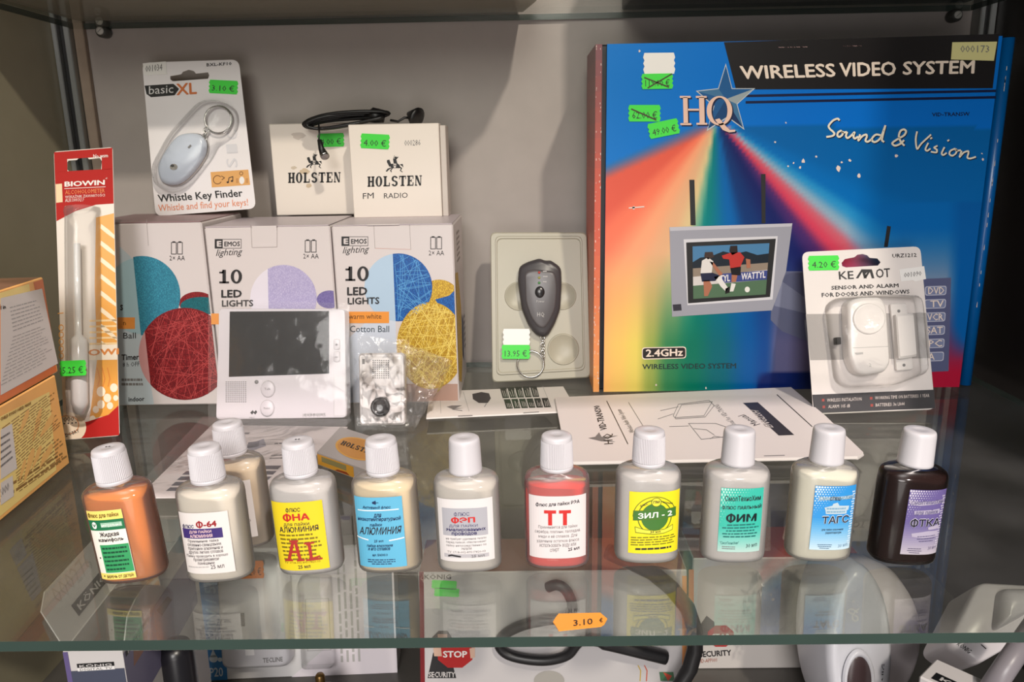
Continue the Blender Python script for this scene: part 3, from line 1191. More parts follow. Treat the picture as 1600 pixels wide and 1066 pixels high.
def ball(b, F, cx, cy, r, m_, clip, h, ry=None, part=None):
    pts = [(cx + r * math.cos(2 * math.pi * i / 48), cy + (ry or r) * math.sin(2 * math.pi * i / 48)) for i in range(48)]
    if part:
        pts = clip_convex(pts, part)
        if len(pts) < 3:
            return
    b.fp(F, pts, m_, h, clip=clip)


def ten(b, F, x0, x1, y, top):
    wd, hh = x1 - x0, y - top
    X_ = lambda f: x0 + wd * f
    Y_ = lambda f: y - hh * f
    for q in ([(.14, 0), (.29, 0), (.29, 1), (.14, 1)], [(0, 0), (.43, 0), (.43, .13), (0, .13)], [(0, .74), (.16, .74), (.16, .86), (0, .86)], [(.1, .74), (.2, .74), (.2, 1), (.15, 1)]):
        b.fp(F, [(X_(a), Y_(c)) for a, c in q], INK, 0.0006)
    n_ = 32
    for k in range(n_):
        a0, a1 = 2 * math.pi * k / n_, 2 * math.pi * (k + 1) / n_
        b.fp(F, [(X_(.76 + .25 * math.cos(a0)), Y_(.5 + .52 * math.sin(a0))), (X_(.76 + .25 * math.cos(a1)), Y_(.5 + .52 * math.sin(a1))), (X_(.76 + .11 * math.cos(a1)), Y_(.5 + .39 * math.sin(a1))), (X_(.76 + .11 * math.cos(a0)), Y_(.5 + .39 * math.sin(a0)))], INK, 0.0006)


def strands(b, F, cx, cy, rx, ry, c, n, seed, h, clip, half=None):
    R_ = random.Random(seed)
    m_ = mat(c, 0.45)
    for i in range(n):
        a, k = R_.uniform(0, 6.28), R_.uniform(-.9, .9)
        L = math.sqrt(1 - k * k) * 0.97
        bow = R_.uniform(-.18, .18)
        pts = []
        for j in range(7):
            t_ = -1 + 2 * j / 6
            u, v = t_ * L * R_.uniform(.98, 1), k * .97 + bow * (1 - t_ * t_) * (1 - abs(k))
            pts.append((cx + rx * (u * math.cos(a) - v * math.sin(a)), cy + ry * (u * math.sin(a) + v * math.cos(a))))
        if half:
            pts = [p for p in pts if p[0] > half(p[1])]
        if len(pts) > 1:
            b.line(F, pts, 0.7, m_, h + i * 0.000004, clip=clip)


# right box: blue and yellow
t, b, F = led_box(-0.1650, -0.0595, 0.3545, 0.10, 0.1612, 'right-hand light box, printed with a blue and a yellow thread ball')
CL = [(0.001, 0.001), (F.w - 0.001, 0.001), (F.w - 0.001, F.h - 0.001), (0.001, F.h - 0.001)]
YB, BB = yarn((225, 190, 62), (170, 125, 30)), yarn((25, 105, 185), (10, 70, 140))
PALEB = mat((176, 200, 222), 0.35)
wedge = [(500, 450), (613, 360), (626, 660), (500, 660)]
b.fp(F, [(527, 545), (617, 462), (622, 640), (527, 640)], mat((205, 212, 226), 0.35), 0.0001, clip=CL)
ball(b, F, 686, 470, 34, YB, CL, 0.00016, 33)
b.fp(F, [(680, 468), (702, 462), (714, 450), (723, 443), (724, 512), (700, 500)], BB, 0.0002, clip=CL)
ball(b, F, 622.5, 449, 53, PALEB, CL, 0.00024, 53, [(560, 380), (613, 380), (619, 520), (560, 520)])
ball(b, F, 622.5, 449, 53, BB, CL, 0.00028, 53, [(613, 380), (690, 380), (690, 520), (619, 520)])
ball(b, F, 673, 540, 53, YB, CL, 0.00034, 68)
strands(b, F, 673, 540, 53, 68, (240, 214, 110), 60, 1, 0.00042, CL)
strands(b, F, 673, 540, 53, 68, (176, 132, 34), 30, 2, 0.00040, CL)
strands(b, F, 622.5, 449, 53, 53, (90, 160, 215), 40, 3, 0.00029, CL, lambda y: 614 + (y - 380) * 0.043)
b.fp(F, [(620, 600), (722, 600), (721, 635), (624, 636)], mat((176, 142, 128), 0.4), 0.00012, clip=CL)  # brownish reflection painted onto the foot of the front
emos_logo(b, F, 534, 370)
battery_icon(b, F, 673, 371)
ten(b, F, 540, 576, 438.7, 416.5)
b.text(F, 'LED', (542.5, 461.5), (574, 461), (542.5, 448.7), INK, 0.035, 0.0006)
b.text(F, 'LIGHTS', (543.5, 475.5), (593, 474.7), (543.5, 465), INK, 0.03, 0.0006)
b.rect(F, 544, 487, 608, 505, mat((235, 150, 60), 0.4), 0.0003)
b.text(F, 'warm white', (545, 498.5), (596, 498), (545, 490.5), mat((90, 55, 20)), 0.0, 0.0004)
b.text(F, 'Cotton Ball', (547, 519), (608, 519), (547, 509), mat((40, 60, 70)), 0.0)
for xx in (584, 640):
    b.line(F, [(xx, 351), (xx + 2, 388 if xx < 600 else 390)], 0.6, SEAM)
b.line(F, [(586, 388), (642, 390)], 0.6, mat((200, 150, 140)))
# side panel print
FS = Face(V3((-0.0595, 0.3545, 0)), Y, Z)
FS.N = X.copy()
b.fp(FS, [(0.003, 0.02), (0.03, 0.01), (0.05, 0.03), (0.052, 0.08), (0.03, 0.115), (0.003, 0.118)], YB, 0.0003, raw=True)
b.fp(FS, [(0.055, 0.03), (0.07, 0.02), (0.075, 0.06), (0.06, 0.07)], mat((70, 76, 100)), 0.0003, raw=True)
for k in range(6):
    b.fp(FS, [(0.08, 0.03 + k * .006), (0.095, 0.03 + k * .006), (0.095, 0.033 + k * .006), (0.08, 0.033 + k * .006)], GREY, 0.0003, raw=True)
    b.fp(FS, [(0.03, 0.124 + k * .005), (0.06, 0.124 + k * .005), (0.06, 0.126 + k * .005), (0.03, 0.126 + k * .005)], SEAM, 0.0003, raw=True)
b.build('carton', t)
# lid edges
b = MB()
b.box((-0.1640, 0.3552, 0.1614), X, Y, Z, 0.1035, 0.098, 0.0007, FLAP, 0.0002)
b.box((-0.1340, 0.3540, 0.1614), X, Y, Z, 0.028, 0.006, 0.0009, CARD, 0.0002)
b.build('lid_flap', t)

# middle box: lilac
t, b, F = led_box(-0.2765, -0.1665, 0.3560, 0.10, 0.1615, 'middle light box with a lilac thread ball, behind the white video monitor')
CL = [(0.001, 0.001), (F.w - 0.001, 0.001), (F.w - 0.001, F.h - 0.001), (0.001, F.h - 0.001)]
LB1, LB2 = yarn((190, 182, 212), (165, 156, 196)), mat((222, 216, 226), 0.35)
b.fp(F, [(330, 590), (420, 480), (424, 640), (330, 640)], mat((216, 210, 222), 0.35), 0.0001, clip=CL)
ball(b, F, 515, 468, 20, yarn((128, 116, 170), (105, 95, 150)), CL, 0.00014, 14)
ball(b, F, 443, 467, 52, LB2, CL, 0.0002, 53, [(380, 400), (418, 400), (421, 540), (380, 540)])
ball(b, F, 443, 467, 52, LB1, CL, 0.00024, 53, [(418, 400), (500, 400), (500, 540), (421, 540)])
ball(b, F, 470, 560, 50, LB1, CL, 0.0003, 60)
emos_logo(b, F, 336, 374)
battery_icon(b, F, 477, 376)
ten(b, F, 343, 378, 442.6, 421.5)
b.text(F, 'LED', (346, 465), (378, 464.6), (346, 453), INK, 0.035, 0.0006)
b.text(F, 'LIGHTS', (347, 479), (396, 478.4), (347, 469), INK, 0.03, 0.0006)
b.rect(F, 330, 490, 342, 507, mat((235, 150, 60), 0.4))
b.line(F, [(392, 352), (394, 387), (433, 386), (433, 352)], 0.7, SEAM)
b.build('carton', t)
b = MB()
b.box((-0.2760, 0.3566, 0.1617), X, Y, Z, 0.108, 0.098, 0.0008, FLAP, 0.0002)
F = lean_w(V3((-0.2345, 0.3557, 0.1620)), V3((-0.2120, 0.3557, 0.1620)), -0.02)
b.card(F, [(0, 0.0006), (0.0215, 0.0006), (0.0215, -0.0195), (0.0, -0.0195)], CARD, 0.0004, raw=True)
b.build('lid_flap', t)

# left box: teal and red
t, b, F = led_box(-0.3850, -0.2785, 0.3570, 0.10, 0.1665, 'left light box with teal and dark red thread balls, behind the red card')
CL = [(0.001, 0.001), (F.w - 0.001, 0.001), (F.w - 0.001, F.h - 0.001), (0.001, F.h - 0.001)]
TB, RB = yarn((60, 145, 168), (40, 110, 135)), yarn((150, 38, 42), (105, 18, 26))
b.fp(F, [(187, 385), (205, 402), (241, 634), (180, 634)], mat((188, 200, 208), 0.35), 0.0001, clip=CL)
ball(b, F, 308, 474, 28, RB, CL, 0.00014, 18)
ball(b, F, 315, 478, 33, yarn((25, 110, 120), (15, 85, 95)), CL, 0.00018, 14, [(250, 480), (330, 455), (340, 500), (250, 500)])
ball(b, F, 222, 462, 60, mat((165, 196, 206), 0.35), CL, 0.00022, 60, [(150, 380), (206, 380), (221, 530), (150, 530)])
ball(b, F, 222, 462, 60, TB, CL, 0.00026, 62, [(206, 380), (290, 380), (290, 530), (221, 530)])
ball(b, F, 289, 553, 72, mat((205, 150, 150), 0.35), CL, 0.0003, 72, [(205, 470), (221, 470), (240, 640), (205, 640)])
ball(b, F, 289, 553, 72, RB, CL, 0.00034, 72, [(221, 470), (370, 470), (370, 640), (240, 640)])
strands(b, F, 289, 553, 72, 72, (186, 70, 70), 55, 4, 0.0004, CL, lambda y: 222 + (y - 470) * 0.112)
strands(b, F, 289, 553, 72, 72, (100, 16, 24), 40, 5, 0.00038, CL, lambda y: 222 + (y - 470) * 0.112)
battery_icon(b, F, 268, 379)
b.rect(F, 180, 496, 211, 514, mat((232, 150, 70), 0.4), 0.0003)
b.text(F, 'n', (193, 508), (197, 508), (193, 503), mat((90, 55, 20)), 0, 0.0004, 1)
b.text(F, 'Ball', (193, 529), (212.5, 528.6), (193, 520), INK, 0.0, 0.0003)
b.text(F, 's', (188, 485), (192.5, 485), (188, 476), INK, 0.03, 0.0003)
b.text(F, 'Timer', (190, 563), (217.5, 562), (190, 554), INK, 0.03, 0.0003)
b.text(F, '8 h OFF', (192, 573.5), (218, 572), (192, 566.5), INK, 0.0, 0.0003, 1)
b.dashes(F, [(190, 590), (224, 590), (226, 604), (190, 604)], 2, GREY, 3)
b.text(F, 'indoor', (201, 627.5), (226, 626.5), (201, 620.5), INK, 0.025, 0.0003)
b.line(F, [(229, 343), (232, 384)], 0.6, SEAM)
b.build('carton', t)
b = MB()
b.box((-0.3845, 0.3574, 0.1667), X, Y, Z, 0.105, 0.098, 0.0008, mat((150, 120, 122), 0.4), 0.0002)
b.build('lid_flap', t)
# ================================================================== whistle key finder on its card
A, B_ = ony(243, 338, 0.432), ony(400, 326, 0.432)
F = lean_w(A, B_, 0.0)
tl = 0.20
F = lean_w(A, B_, tl)
out = rounded([(222, 98), (373, 93), (400, 326), (243, 338)], 12)
t = thing('key_finder_pack', A, 'silver whistle key finder on a blister card standing on the light boxes', 'blister pack')
hole = [(266, 119), (283, 116), (286, 112), (295, 109), (303, 111), (306, 115), (325, 113), (327, 118), (325, 123), (270, 127), (266, 124)]
b = MB()
CARDG = mat((234, 229, 231), 0.4)
b.card(F, out, CARDG, 0.0006, [hole], back=PAPER)
b.fp(F, [(226, 134), (271, 131), (280, 139), (273, 149), (236, 152), (229, 147)], BLACK, 0.00015)
b.text(F, 'basic', (233, 147.5), (271, 145), (233, 135), mat((215, 212, 212)), 0.0, 0.0003)
b.text(F, 'XL', (276, 149), (308, 147), (275, 131), mat((205, 110, 50)), 0.03, 0.0003)
b.text(F, 'BXL-KF10', (323, 104), (362, 102), (323, 99), INK, 0.02, 0.0003, 1)
b.fp(F, [(329, 269), (388, 265), (391, 289), (331, 293)], mat((222, 165, 96), 0.4), 0.00015)
b.ring(F, 340, 281, 7, 7, 1, mat((90, 50, 20)), 0.0003, 18, 0.5, 5.6)
b.line(F, [(346, 275), (351, 278), (347, 281)], 1, mat((90, 50, 20)), 0.0003)
b.line(F, [(357, 285), (358, 278), (364, 276), (364, 283)], 1.2, mat((50, 30, 20)), 0.0003)
b.disc(F, 356, 285, 2, 1.6, mat((50, 30, 20)), 0.0003, 8)
b.disc(F, 362.5, 283, 2, 1.6, mat((50, 30, 20)), 0.0003, 8)
b.disc(F, 378, 282, 4, 6, WHITE, 0.0003, 14)
b.ring(F, 377, 271, 3, 3, 0.8, mat((90, 50, 20)), 0.0003, 12)
for dx in (-8, -6, 7, 9):
    b.line(F, [(378 + dx, 279), (378 + dx, 286)], 0.7, mat((150, 90, 40)), 0.0003)
for i, ch in enumerate('CIS'):
    yy = 187 + i * 22
    b.text(F, ch, (372, yy + 30), (370, yy + 16), (355, yy + 31), mat((215, 213, 218)), 0.01, 0.0003)
b.text(F, 'Whistle Key Finder', (248, 316), (380, 307), (246, 304.5), INK, 0.025)
b.text(F, 'Whistle and find your keys!', (248, 330.5), (388, 321), (247, 320), mat((225, 140, 100)), 0.005)
b.build('backing_card', t)
cap = [(253, 276), (252, 262), (259, 246), (276, 221), (287, 212), (303, 210), (318, 212), (327, 224), (326, 242), (314, 262), (298, 280), (284, 290), (268, 291), (257, 286)]
cap = rounded(cap, 14, 3)
b = MB()
b.loft(F, cap, [(1.0, 0.0008), (1.0, 0.006), (0.96, 0.0085), (0.85, 0.0098)], mat((196, 204, 218), 0.25))
b.loft(F, cap, [(1.03, 0.0008), (1.03, 0.0035), (0.99, 0.0045)], STEEL)
b.disc(F, 279, 264, 6, 5, STEEL, 0.0102, 14)
b.disc(F, 277, 262, 3, 2, BLACK, 0.0104, 10)
b.line(F, [(302, 234), (305, 231)], 3, GREY, 0.0102)
fob = b.build('whistle_fob', t)
b = MB()
c = F.map(344, 189)
k = 0.0132
b.tube([F.P(c[0] + k * math.cos(a), c[1] + k * math.sin(a), 0.004 + 0.0004 * math.sin(3 * a)) for a in [2 * math.pi * i / 36 for i in range(36)]], 0.0008, STEEL, 8, True)
b.tube([F.P(c[0] + k * 0.96 * math.cos(a), c[1] + k * 0.96 * math.sin(a), 0.0052) for a in [2 * math.pi * i / 36 for i in range(36)]], 0.0007, STEEL, 8, True)
b.build('key_ring', t)
b = MB()
for i in range(3):
    cc = F.map(322 + i * 1.5, 216 - i * 5)
    b.tube([F.P(cc[0] + 0.0024 * math.cos(a) * (0.6 if i % 2 else 1), cc[1] + 0.003 * math.sin(a), 0.004 + (0.0015 * math.cos(a) if i % 2 else 0)) for a in [2 * math.pi * j / 14 for j in range(14)]], 0.0006, STEEL, 6, True)
b.build('chain', t)
b = MB()
bl = rounded([(243, 262), (270, 212), (318, 160), (350, 160), (373, 176), (372, 208), (345, 222), (335, 245), (300, 290), (270, 303), (246, 290)], 14, 3)
b.loft(F, bl, [(1.02, 0.0007), (1.0, 0.009), (0.93, 0.0115)], BLISTER)
b.build('blister', t)
sticker(F, t, 349, 136, 46, 21, 0.05, GREEN, '3.10 €')
b = MB()
b.card(F2(F, 0.0004), [(223, 99), (259, 96), (261, 116), (225, 118)], WHITE, 0.00015)
b.text(F, '001034', (228, 113), (254, 110), (228, 103), GREY, 0.0, 0.0008, 1)
b.build('number_sticker', t)

# ================================================================== two Holsten radio boxes and the earphone
HCARD = mat((236, 226, 216), 0.45)


def slab(b, F, p0, p1, ptop, s_, mt, h):
    """heavy slab-serif capitals"""
    A, B_, T = V3((*F.map(*p0), 0)), V3((*F.map(*p1), 0)), V3((*F.map(*ptop), 0))
    Xv, Yv = (B_ - A) / len(s_), T - A

    def P(i, x, y):
        q = A + Xv * (i + x * 0.94) + Yv * y
        return (q.x, q.y)

    def R_(i, x0, y0, x1, y1):
        b.fp(F, [P(i, x0, y0), P(i, x1, y0), P(i, x1, y1), P(i, x0, y1)], mt, h, raw=True)
    for i, ch in enumerate(s_):
        if ch == 'H':
            for x in (.1, .62):
                R_(i, x, 0, x + .28, 1)
                R_(i, x - .08, 0, x + .36, .1)
                R_(i, x - .08, .9, x + .36, 1)
            R_(i, .3, .43, .7, .57)
        elif ch == 'O':
            n_ = 24
            for k in range(n_):
                a0, a1 = 2 * math.pi * k / n_, 2 * math.pi * (k + 1) / n_
                b.fp(F, [P(i, .5 + .46 * math.cos(a0), .5 + .52 * math.sin(a0)), P(i, .5 + .46 * math.cos(a1), .5 + .52 * math.sin(a1)), P(i, .5 + .16 * math.cos(a1), .5 + .42 * math.sin(a1)), P(i, .5 + .16 * math.cos(a0), .5 + .42 * math.sin(a0))], mt, h, raw=True)
        elif ch == 'L':
            R_(i, .14, 0, .44, 1)
            R_(i, .04, .9, .54, 1)
            R_(i, .04, 0, .92, .12)
            R_(i, .8, .1, .92, .36)
        elif ch == 'T':
            R_(i, .36, 0, .66, 1)
            R_(i, .04, .87, .97, 1)
            R_(i, .04, .66, .13, .9)
            R_(i, .88, .66, .97, .9)
            R_(i, .24, 0, .78, .1)
        elif ch == 'E':
            R_(i, .14, 0, .44, 1)
            R_(i, .04, .89, .9, 1)
            R_(i, .04, 0, .92, .11)
            R_(i, .4, .44, .68, .56)
            R_(i, .6, .36, .68, .64)
            R_(i, .8, .1, .92, .34)
            R_(i, .8, .68, .9, .9)
        elif ch == 'N':
            R_(i, .12, 0, .24, 1)
            R_(i, .04, 0, .36, .1)
            R_(i, .78, 0, .88, 1)
            R_(i, .66, .9, .98, 1)
            b.fp(F, [P(i, .04, 1), P(i, .38, 1), P(i, .88, 0), P(i, .66, 0)], mt, h, raw=True)
        elif ch == 'S':
            k = 0
            for cy_, a0, a1 in ((.73, 0.25, 4.71), (.27, 1.57, -2.9)):
                for j in range(14):
                    t0, t1 = a0 + (a1 - a0) * j / 14, a0 + (a1 - a0) * (j + 1) / 14
                    k += 1
                    b.fp(F, [P(i, .5 + .42 * math.cos(t0), cy_ + .29 * math.sin(t0)), P(i, .5 + .42 * math.cos(t1), cy_ + .29 * math.sin(t1)), P(i, .5 + .14 * math.cos(t1), cy_ + .15 * math.sin(t1)), P(i, .5 + .14 * math.cos(t0), cy_ + .15 * math.sin(t0))], mt, h + (k % 2) * 0.00003, raw=True)


def rider(b, F, cx, cy, s_, mt, h):
    """small black mark of a rearing horse with a rider"""
    L = [[(-6, -2), (4, -3), (8, 0), (8, 5), (-5, 5), (-8, 2)], [(-6, -1), (-9, -9), (-13, -8), (-13, -5), (-9, 3)], [(-7, 4), (-12, 6), (-15, 10), (-13, 11), (-9, 7), (-5, 5)], [(6, 3), (10, 6), (8, 9), (12, 12), (13, 11), (10, 9), (12, 5), (8, 2)], [(8, -1), (13, -2), (14, 4), (11, 1)], [(-2, -3), (-3, -10), (2, -11), (4, -3)],
         [(-1, -11), (0, -14), (3, -14), (3, -11)], [(2, -9), (6, -13), (5, -14), (1, -11)], [(-5, 5), (-8, 9), (-6, 12), (-5, 11), (-6, 9), (-3, 5)], [(-3, -9), (-1, -16), (-0.3, -16), (-2, -9)]]
    for q in L:
        b.fp(F, [(cx + x * s_, cy + y * s_) for x, y in q], mt, h)
    b.fp(F, [(cx - 2.5 * s_, cy - 2 * s_), (cx + 2.5 * s_, cy - 2 * s_), (cx + 2 * s_, cy + 3 * s_), (cx, cy + 5 * s_), (cx - 2 * s_, cy + 3 * s_)], HCARD, h + 0.0001)
    b.text(F, 'H', (cx - 1.6 * s_, cy + 2.4 * s_), (cx + 1.6 * s_, cy + 2.4 * s_), cy - 1.4 * s_, mt, 0.03, h + 0.0002, 1)


def radio_box(bl, br, tlp, trp, yy, dep, label, z0):
    A, B_ = ony(*bl, yy), ony(*br, yy)
    A.z = z0
    B_.z = z0
    F = lean_w(A, B_, 0.0)
    q = F.map(*tlp)
    wd, hh = (B_ - A).length, q[1]
    t = thing('radio_box', (A + B_) / 2, label, 'box', 'small white radio boxes')
    b = MB()
    b.box(F.O - F.N * dep, F.U, F.N, F.V, wd, dep, hh, HCARD, 0.0007)
    return t, b, F, wd, hh


ZT = 0.1619
t, b, F, wd, hh = radio_box((432, 331), (566, 328), (421, 194), (545, 193), 0.462, 0.022, 'white radio box standing behind its twin, stained, with the black cord on it', 0.1631)
for (x0, y0, s_, c) in ((475, 268, 9, (206, 186, 158)), (482, 290, 6, (204, 184, 158)), (466, 212, 12, (206, 194, 184)), (459, 262, 5, (204, 190, 170))):
    R = random.Random(int(x0))
    b.fp(F, [(x0 + s_ * R.uniform(.6, 1.1) * math.cos(k * .5), y0 + s_ * .6 * R.uniform(.6, 1.1) * math.sin(k * .5)) for k in range(12)], mat(c, 0.5), 0.0001)
slab(b, F, (450, 286), (533, 285), (450, 270), 'HOLSTEN', BLACK, 0.0002)
rider(b, F, 491, 253, 0.85, BLACK, 0.0002)
b.build('carton', t)
sticker(F, t, 517, 219, 42, 21, -0.03, GREEN, '4.00 €')

t, b, F, wd, hh = radio_box((553, 338), (691, 335), (541, 195), (684, 193), 0.43, 0.024, 'white radio box in front, marked FM RADIO by hand', ZT)
slab(b, F, (574, 292), (660, 290), (574, 276), 'HOLSTEN', BLACK, 0.0002)
rider(b, F, 617, 258, 0.95, BLACK, 0.0002)
b.text(F, 'FM', (567, 311), (584, 310), (567, 302), INK, -0.005)
b.text(F, 'RADIO', (600, 310), (637, 309), (600, 302), INK, -0.005)
b.text(F, '000286', (632, 228), (657, 227), (632, 219), GREY, 0.0, 0.0002, 1)
b.build('carton', t)
b = MB()
b.box(F.O + F.U * (wd + 0.0004) - F.N * 0.030, F.U, F.N, F.V, 0.0055, 0.028, hh - 0.002, mat((206, 196, 188), 0.45), 0.0006)
b.build('sleeve', t)
sticker(F, t, 586, 221, 46, 23, 0.05, GREEN, '4.00 €')

yy = 0.452
t = thing('earphone', ony(560, 185, yy), 'black earphone with coiled cord lying on the white radio boxes', 'earphone')
CORD = mat((20, 19, 20), 0.4)
b = MB()
R = random.Random(2)
for k in range(5):
    pts = []
    for i in range(40):
        a = 2 * math.pi * i / 40
        cx = 541 + R.uniform(-1, 1)
        x = cx + (66 - k * 2.5) * math.cos(a)
        y = 186 + k * 1.2 - (x - 541) * 0.13 + (13 - k * 1.6 - max(0, (x - 500)) * 0.055) * math.sin(a)
        pts.append(ony(x, y, yy - 0.004 + 0.010 * math.sin(a + k) * 0.6))
    b.tube(pts, 0.0016, CORD, 8, True)
b.tube([ony(498, 195, yy - .014), ony(499, 208, 0.4275), ony(498, 220, 0.4275), ony(500, 232, 0.4275)], 0.0009, CORD, 8)
b.tube([ony(610, 188, yy - .006), ony(622, 190, yy - .008), ony(632, 184, yy - .008), ony(640, 184, yy - .006)], 0.0012, CORD, 8)
crd = b.build('cord', t)
b = MB()
b.tube([ony(499, 218, 0.427), ony(502, 232, 0.427), ony(507, 243, 0.426)], [0.002, 0.0028, 0.0042], CORD, 14)
b.lathe([(0.0042, 0), (0.0042, 0.001), (0.003, 0.0016)], STEEL, 16, axis=(0.3, -0.7, -0.55), org=ony(507.5, 243.5, 0.4255))
b.build('plug', crd)
b = MB()
b.tube([ony(572, 185, yy), ony(585, 180, yy), ony(600, 182, yy)], [0.004, 0.0075, 0.006], CORD, 12)
b.build('clip', t)
b = MB()
c = ony(645, 181, yy - .006)
b.lathe([(0.002, -0.006), (0.005, -0.002), (0.0095, 0.004), (0.0098, 0.006), (0.006, 0.0075)], CORD, 24, axis=(0.75, -0.45, -0.35), org=c)
b.build('earpiece', t)

# ================================================================== red alcoholometer card
A, B_ = onz(98, 688), onz(187, 682)
A.z = B_.z = 0.0005
F = lean_w(A, B_, 0.19)
t = thing('alcoholometer_pack', A, 'tall red and white hanging card with a clear tube, at the far left', 'blister pack')
out = rounded([(84, 237), (176, 230), (187, 681), (100, 688)], 5)
hole = [(105, 254), (107, 251), (120, 250), (124, 246), (130, 244), (136, 245), (139, 249), (156, 247), (159, 252), (158, 265), (108, 268), (105, 265)]
b = MB()
b.card(F, out, mat((222, 212, 200), 0.35), 0.0007, [hole], back=PAPER)
CLP = [F.map(*p) for p in ((84.5, 238), (175.5, 231), (186.5, 680), (100.5, 687))]
hx = [(84, 237), (105, 235), (105, 268), (84, 270)]
REDC = mat((176, 34, 28), 0.6, spec=0.2)
ORG = mat((228, 160, 62), 0.4)
# red head, with the hole left free
for q in ([(84, 237), (176, 230), (176.3, 244), (84.4, 250)], [(84.4, 250), (105, 248.6), (105.5, 268), (85, 269)], [(159, 245), (176.3, 243.5), (176.8, 264), (159, 265.5)], [(85, 268.8), (177, 263.5), (179, 318), (150, 320), (118, 330), (88, 346)]):
    b.fp(F, q, REDC, 0.0001, clip=CLP)
b.fp(F, [(118, 330), (150, 320), (179, 316), (178, 312), (84, 320), (86, 347)], REDC, 0.00012, clip=CLP)
b.fp(F, [(150, 340), (183, 332), (186, 640), (165, 650), (140, 655), (152, 560), (148, 450)], ORG, 0.0001, clip=CLP)
for k in range(8):
    yy0 = 350 + k * 26
    b.fp(F, [(158, yy0), (170, yy0 + 9), (184, yy0 + 22), (184, yy0 + 27), (168, yy0 + 16), (157, yy0 + 7)], mat((240, 222, 190), 0.4), 0.0002, clip=CLP)
for k in range(5):
    b.fp(F, [(140, 500 + k * 9), (185, 499 + k * 9), (185, 502 + k * 9), (140, 503 + k * 9)], mat((238, 205, 150), 0.4), 0.0002, clip=CLP)
b.fp(F, [(136, 540), (186, 538), (186, 562), (138, 563)], mat((240, 226, 205), 0.4), 0.00022, clip=CLP)
b.text(F, 'OWI', (138, 556), (186, 554), (138, 546), mat((215, 130, 50)), 0.04, 0.0003)
for x, y, r in ((158, 612, 7), (168, 622, 6), (178, 606, 6), (172, 634, 5), (158, 632, 6), (150, 640, 5), (181, 622, 4), (145, 655, 5)):
    b.disc(F, x, y, r, r * 1.15, mat((242, 226, 200), 0.4), 0.0003, 12, clip=CLP)
for x in (152, 160, 168):
    b.line(F, [(x, 575), (x + 4, 592), (x + 1, 604)], 1.4, mat((215, 130, 50)), 0.0003)
b.fp(F, [(100, 668), (140, 658), (170, 648), (187, 632), (188, 690), (100, 690)], mat((178, 34, 30), 0.6, spec=0.2), 0.00034, clip=CLP)
b.disc(F, 108, 668, 27, 24, mat((238, 222, 195), 0.4), 0.0004, 24, clip=CLP)
b.ring(F, 106, 664, 18, 15, 1.2, mat((215, 130, 50)), 0.0005, 20)
b.text(F, '1000', (96, 660), (116, 658), (96, 652), INK, 0.0, 0.0005, 1)
for k in range(4):
    b.disc(F, 101 + k * 6, 662 - k * 0.5, 1.3, 1.3, INK, 0.0005, 6)
b.text(F, 'DOBRY', (104, 683), (125, 675), (102, 678), INK, 0.02, 0.0005, 1)
b.text(F, 'BIOWIN', (101, 292), (164, 289), (101, 284), mat((235, 228, 222)), 0.04, 0.0003)
b.line(F, [(101, 295), (165, 292)], 0.8, mat((235, 228, 222)), 0.0003)
b.text(F, '®', (165, 281), (169, 281), (165, 277), mat((225, 200, 190)), 0, 0.0003, 1)
b.text(F, 'No wsm', (146, 247.5), (169, 246), (146, 241.5), mat((235, 228, 222)), 0.02, 0.0003, 1)
b.text(F, 'ALCOHOLOMETER', (102, 304), (164, 301), (102, 297.5), mat((225, 120, 50)), 0.015, 0.0003, 1)
b.text(F, 'WSKAŹNIK ZAWARTOŚCI', (102, 310), (164, 307), (102, 304.5), mat((228, 214, 206)), 0.0, 0.0003, 1)
b.text(F, 'ALKOHOLU', (102, 316), (131, 314.5), (102, 310.5), mat((228, 214, 206)), 0.0, 0.0003, 1)
b.fp(F, [(87, 288), (97, 287), (98, 316), (88, 317)], mat((230, 205, 160)), 0.0002)
b.line(F, [(91, 490), (99, 489)], 1.2, ORG, 0.0003)
for k in range(5):
    b.ring(F, 96, 512 + k * 11, 4, 5, 1, ORG, 0.0003, 10)
b.build('backing_card', t)
# clear blister tube with the glass instrument inside
p0, p1 = F.map(130, 322), F.map(134, 650)
wd = abs(F.map(158, 330)[0] - F.map(103, 330)[0]) / 2
prof = []
b = MB()
seg = 20
vs, fs = [], []
ts = [0.0, 0.008, 0.03, 0.05, 0.1, 0.3, 0.6, 0.9, 0.985, 1.0]
rr = [0.55, 0.95, 1.0, 0.94, 0.96, 0.97, 0.98, 1.0, 0.97, 0.5]
for tt, r in zip(ts, rr):
    c = (p0[0] * (1 - tt) + p1[0] * tt, p0[1] * (1 - tt) + p1[1] * tt)
    for k in range(seg + 1):
        a = math.pi * k / seg
        vs.append(F.P(c[0] - wd * r * math.cos(a), c[1], 0.0006 + 0.018 * r * math.sin(a)))
for j in range(len(ts) - 1):
    for k in range(seg):
        q = j * (seg + 1) + k
        fs.append((q, q + seg + 1, q + seg + 2, q + 1))
b.mesh(vs, fs, film('tube_plastic', haze=0.10, gloss=0.3, rough=0.08, bump=0.12, scale=40, dist=0.003, ior=1.35), True)
b.build('clear_tube', t)
b = MB()
q0, q1 = F.P(F.map(128, 470)[0], F.map(128, 470)[1], 0.008), F.P(F.map(131, 645)[0], F.map(131, 645)[1], 0.008)
d = q1 - q0
b.tube([q0 - d * 0.5, q0, q0 + d * 0.3, q0 + d * 0.34, q0 + d * 0.9, q1], [0.0025, 0.0025, 0.0025, 0.0065, 0.0065, 0.003], mat((222, 222, 220), 0.15), 16)
b.build('alcoholometer', t)
G = Face(F.P(0, 0, 0.0188), F.U, F.V)
sticker(G, t, 114, 575.5, 42, 24, -0.04, GREEN, '5.25 €', 0.0004)

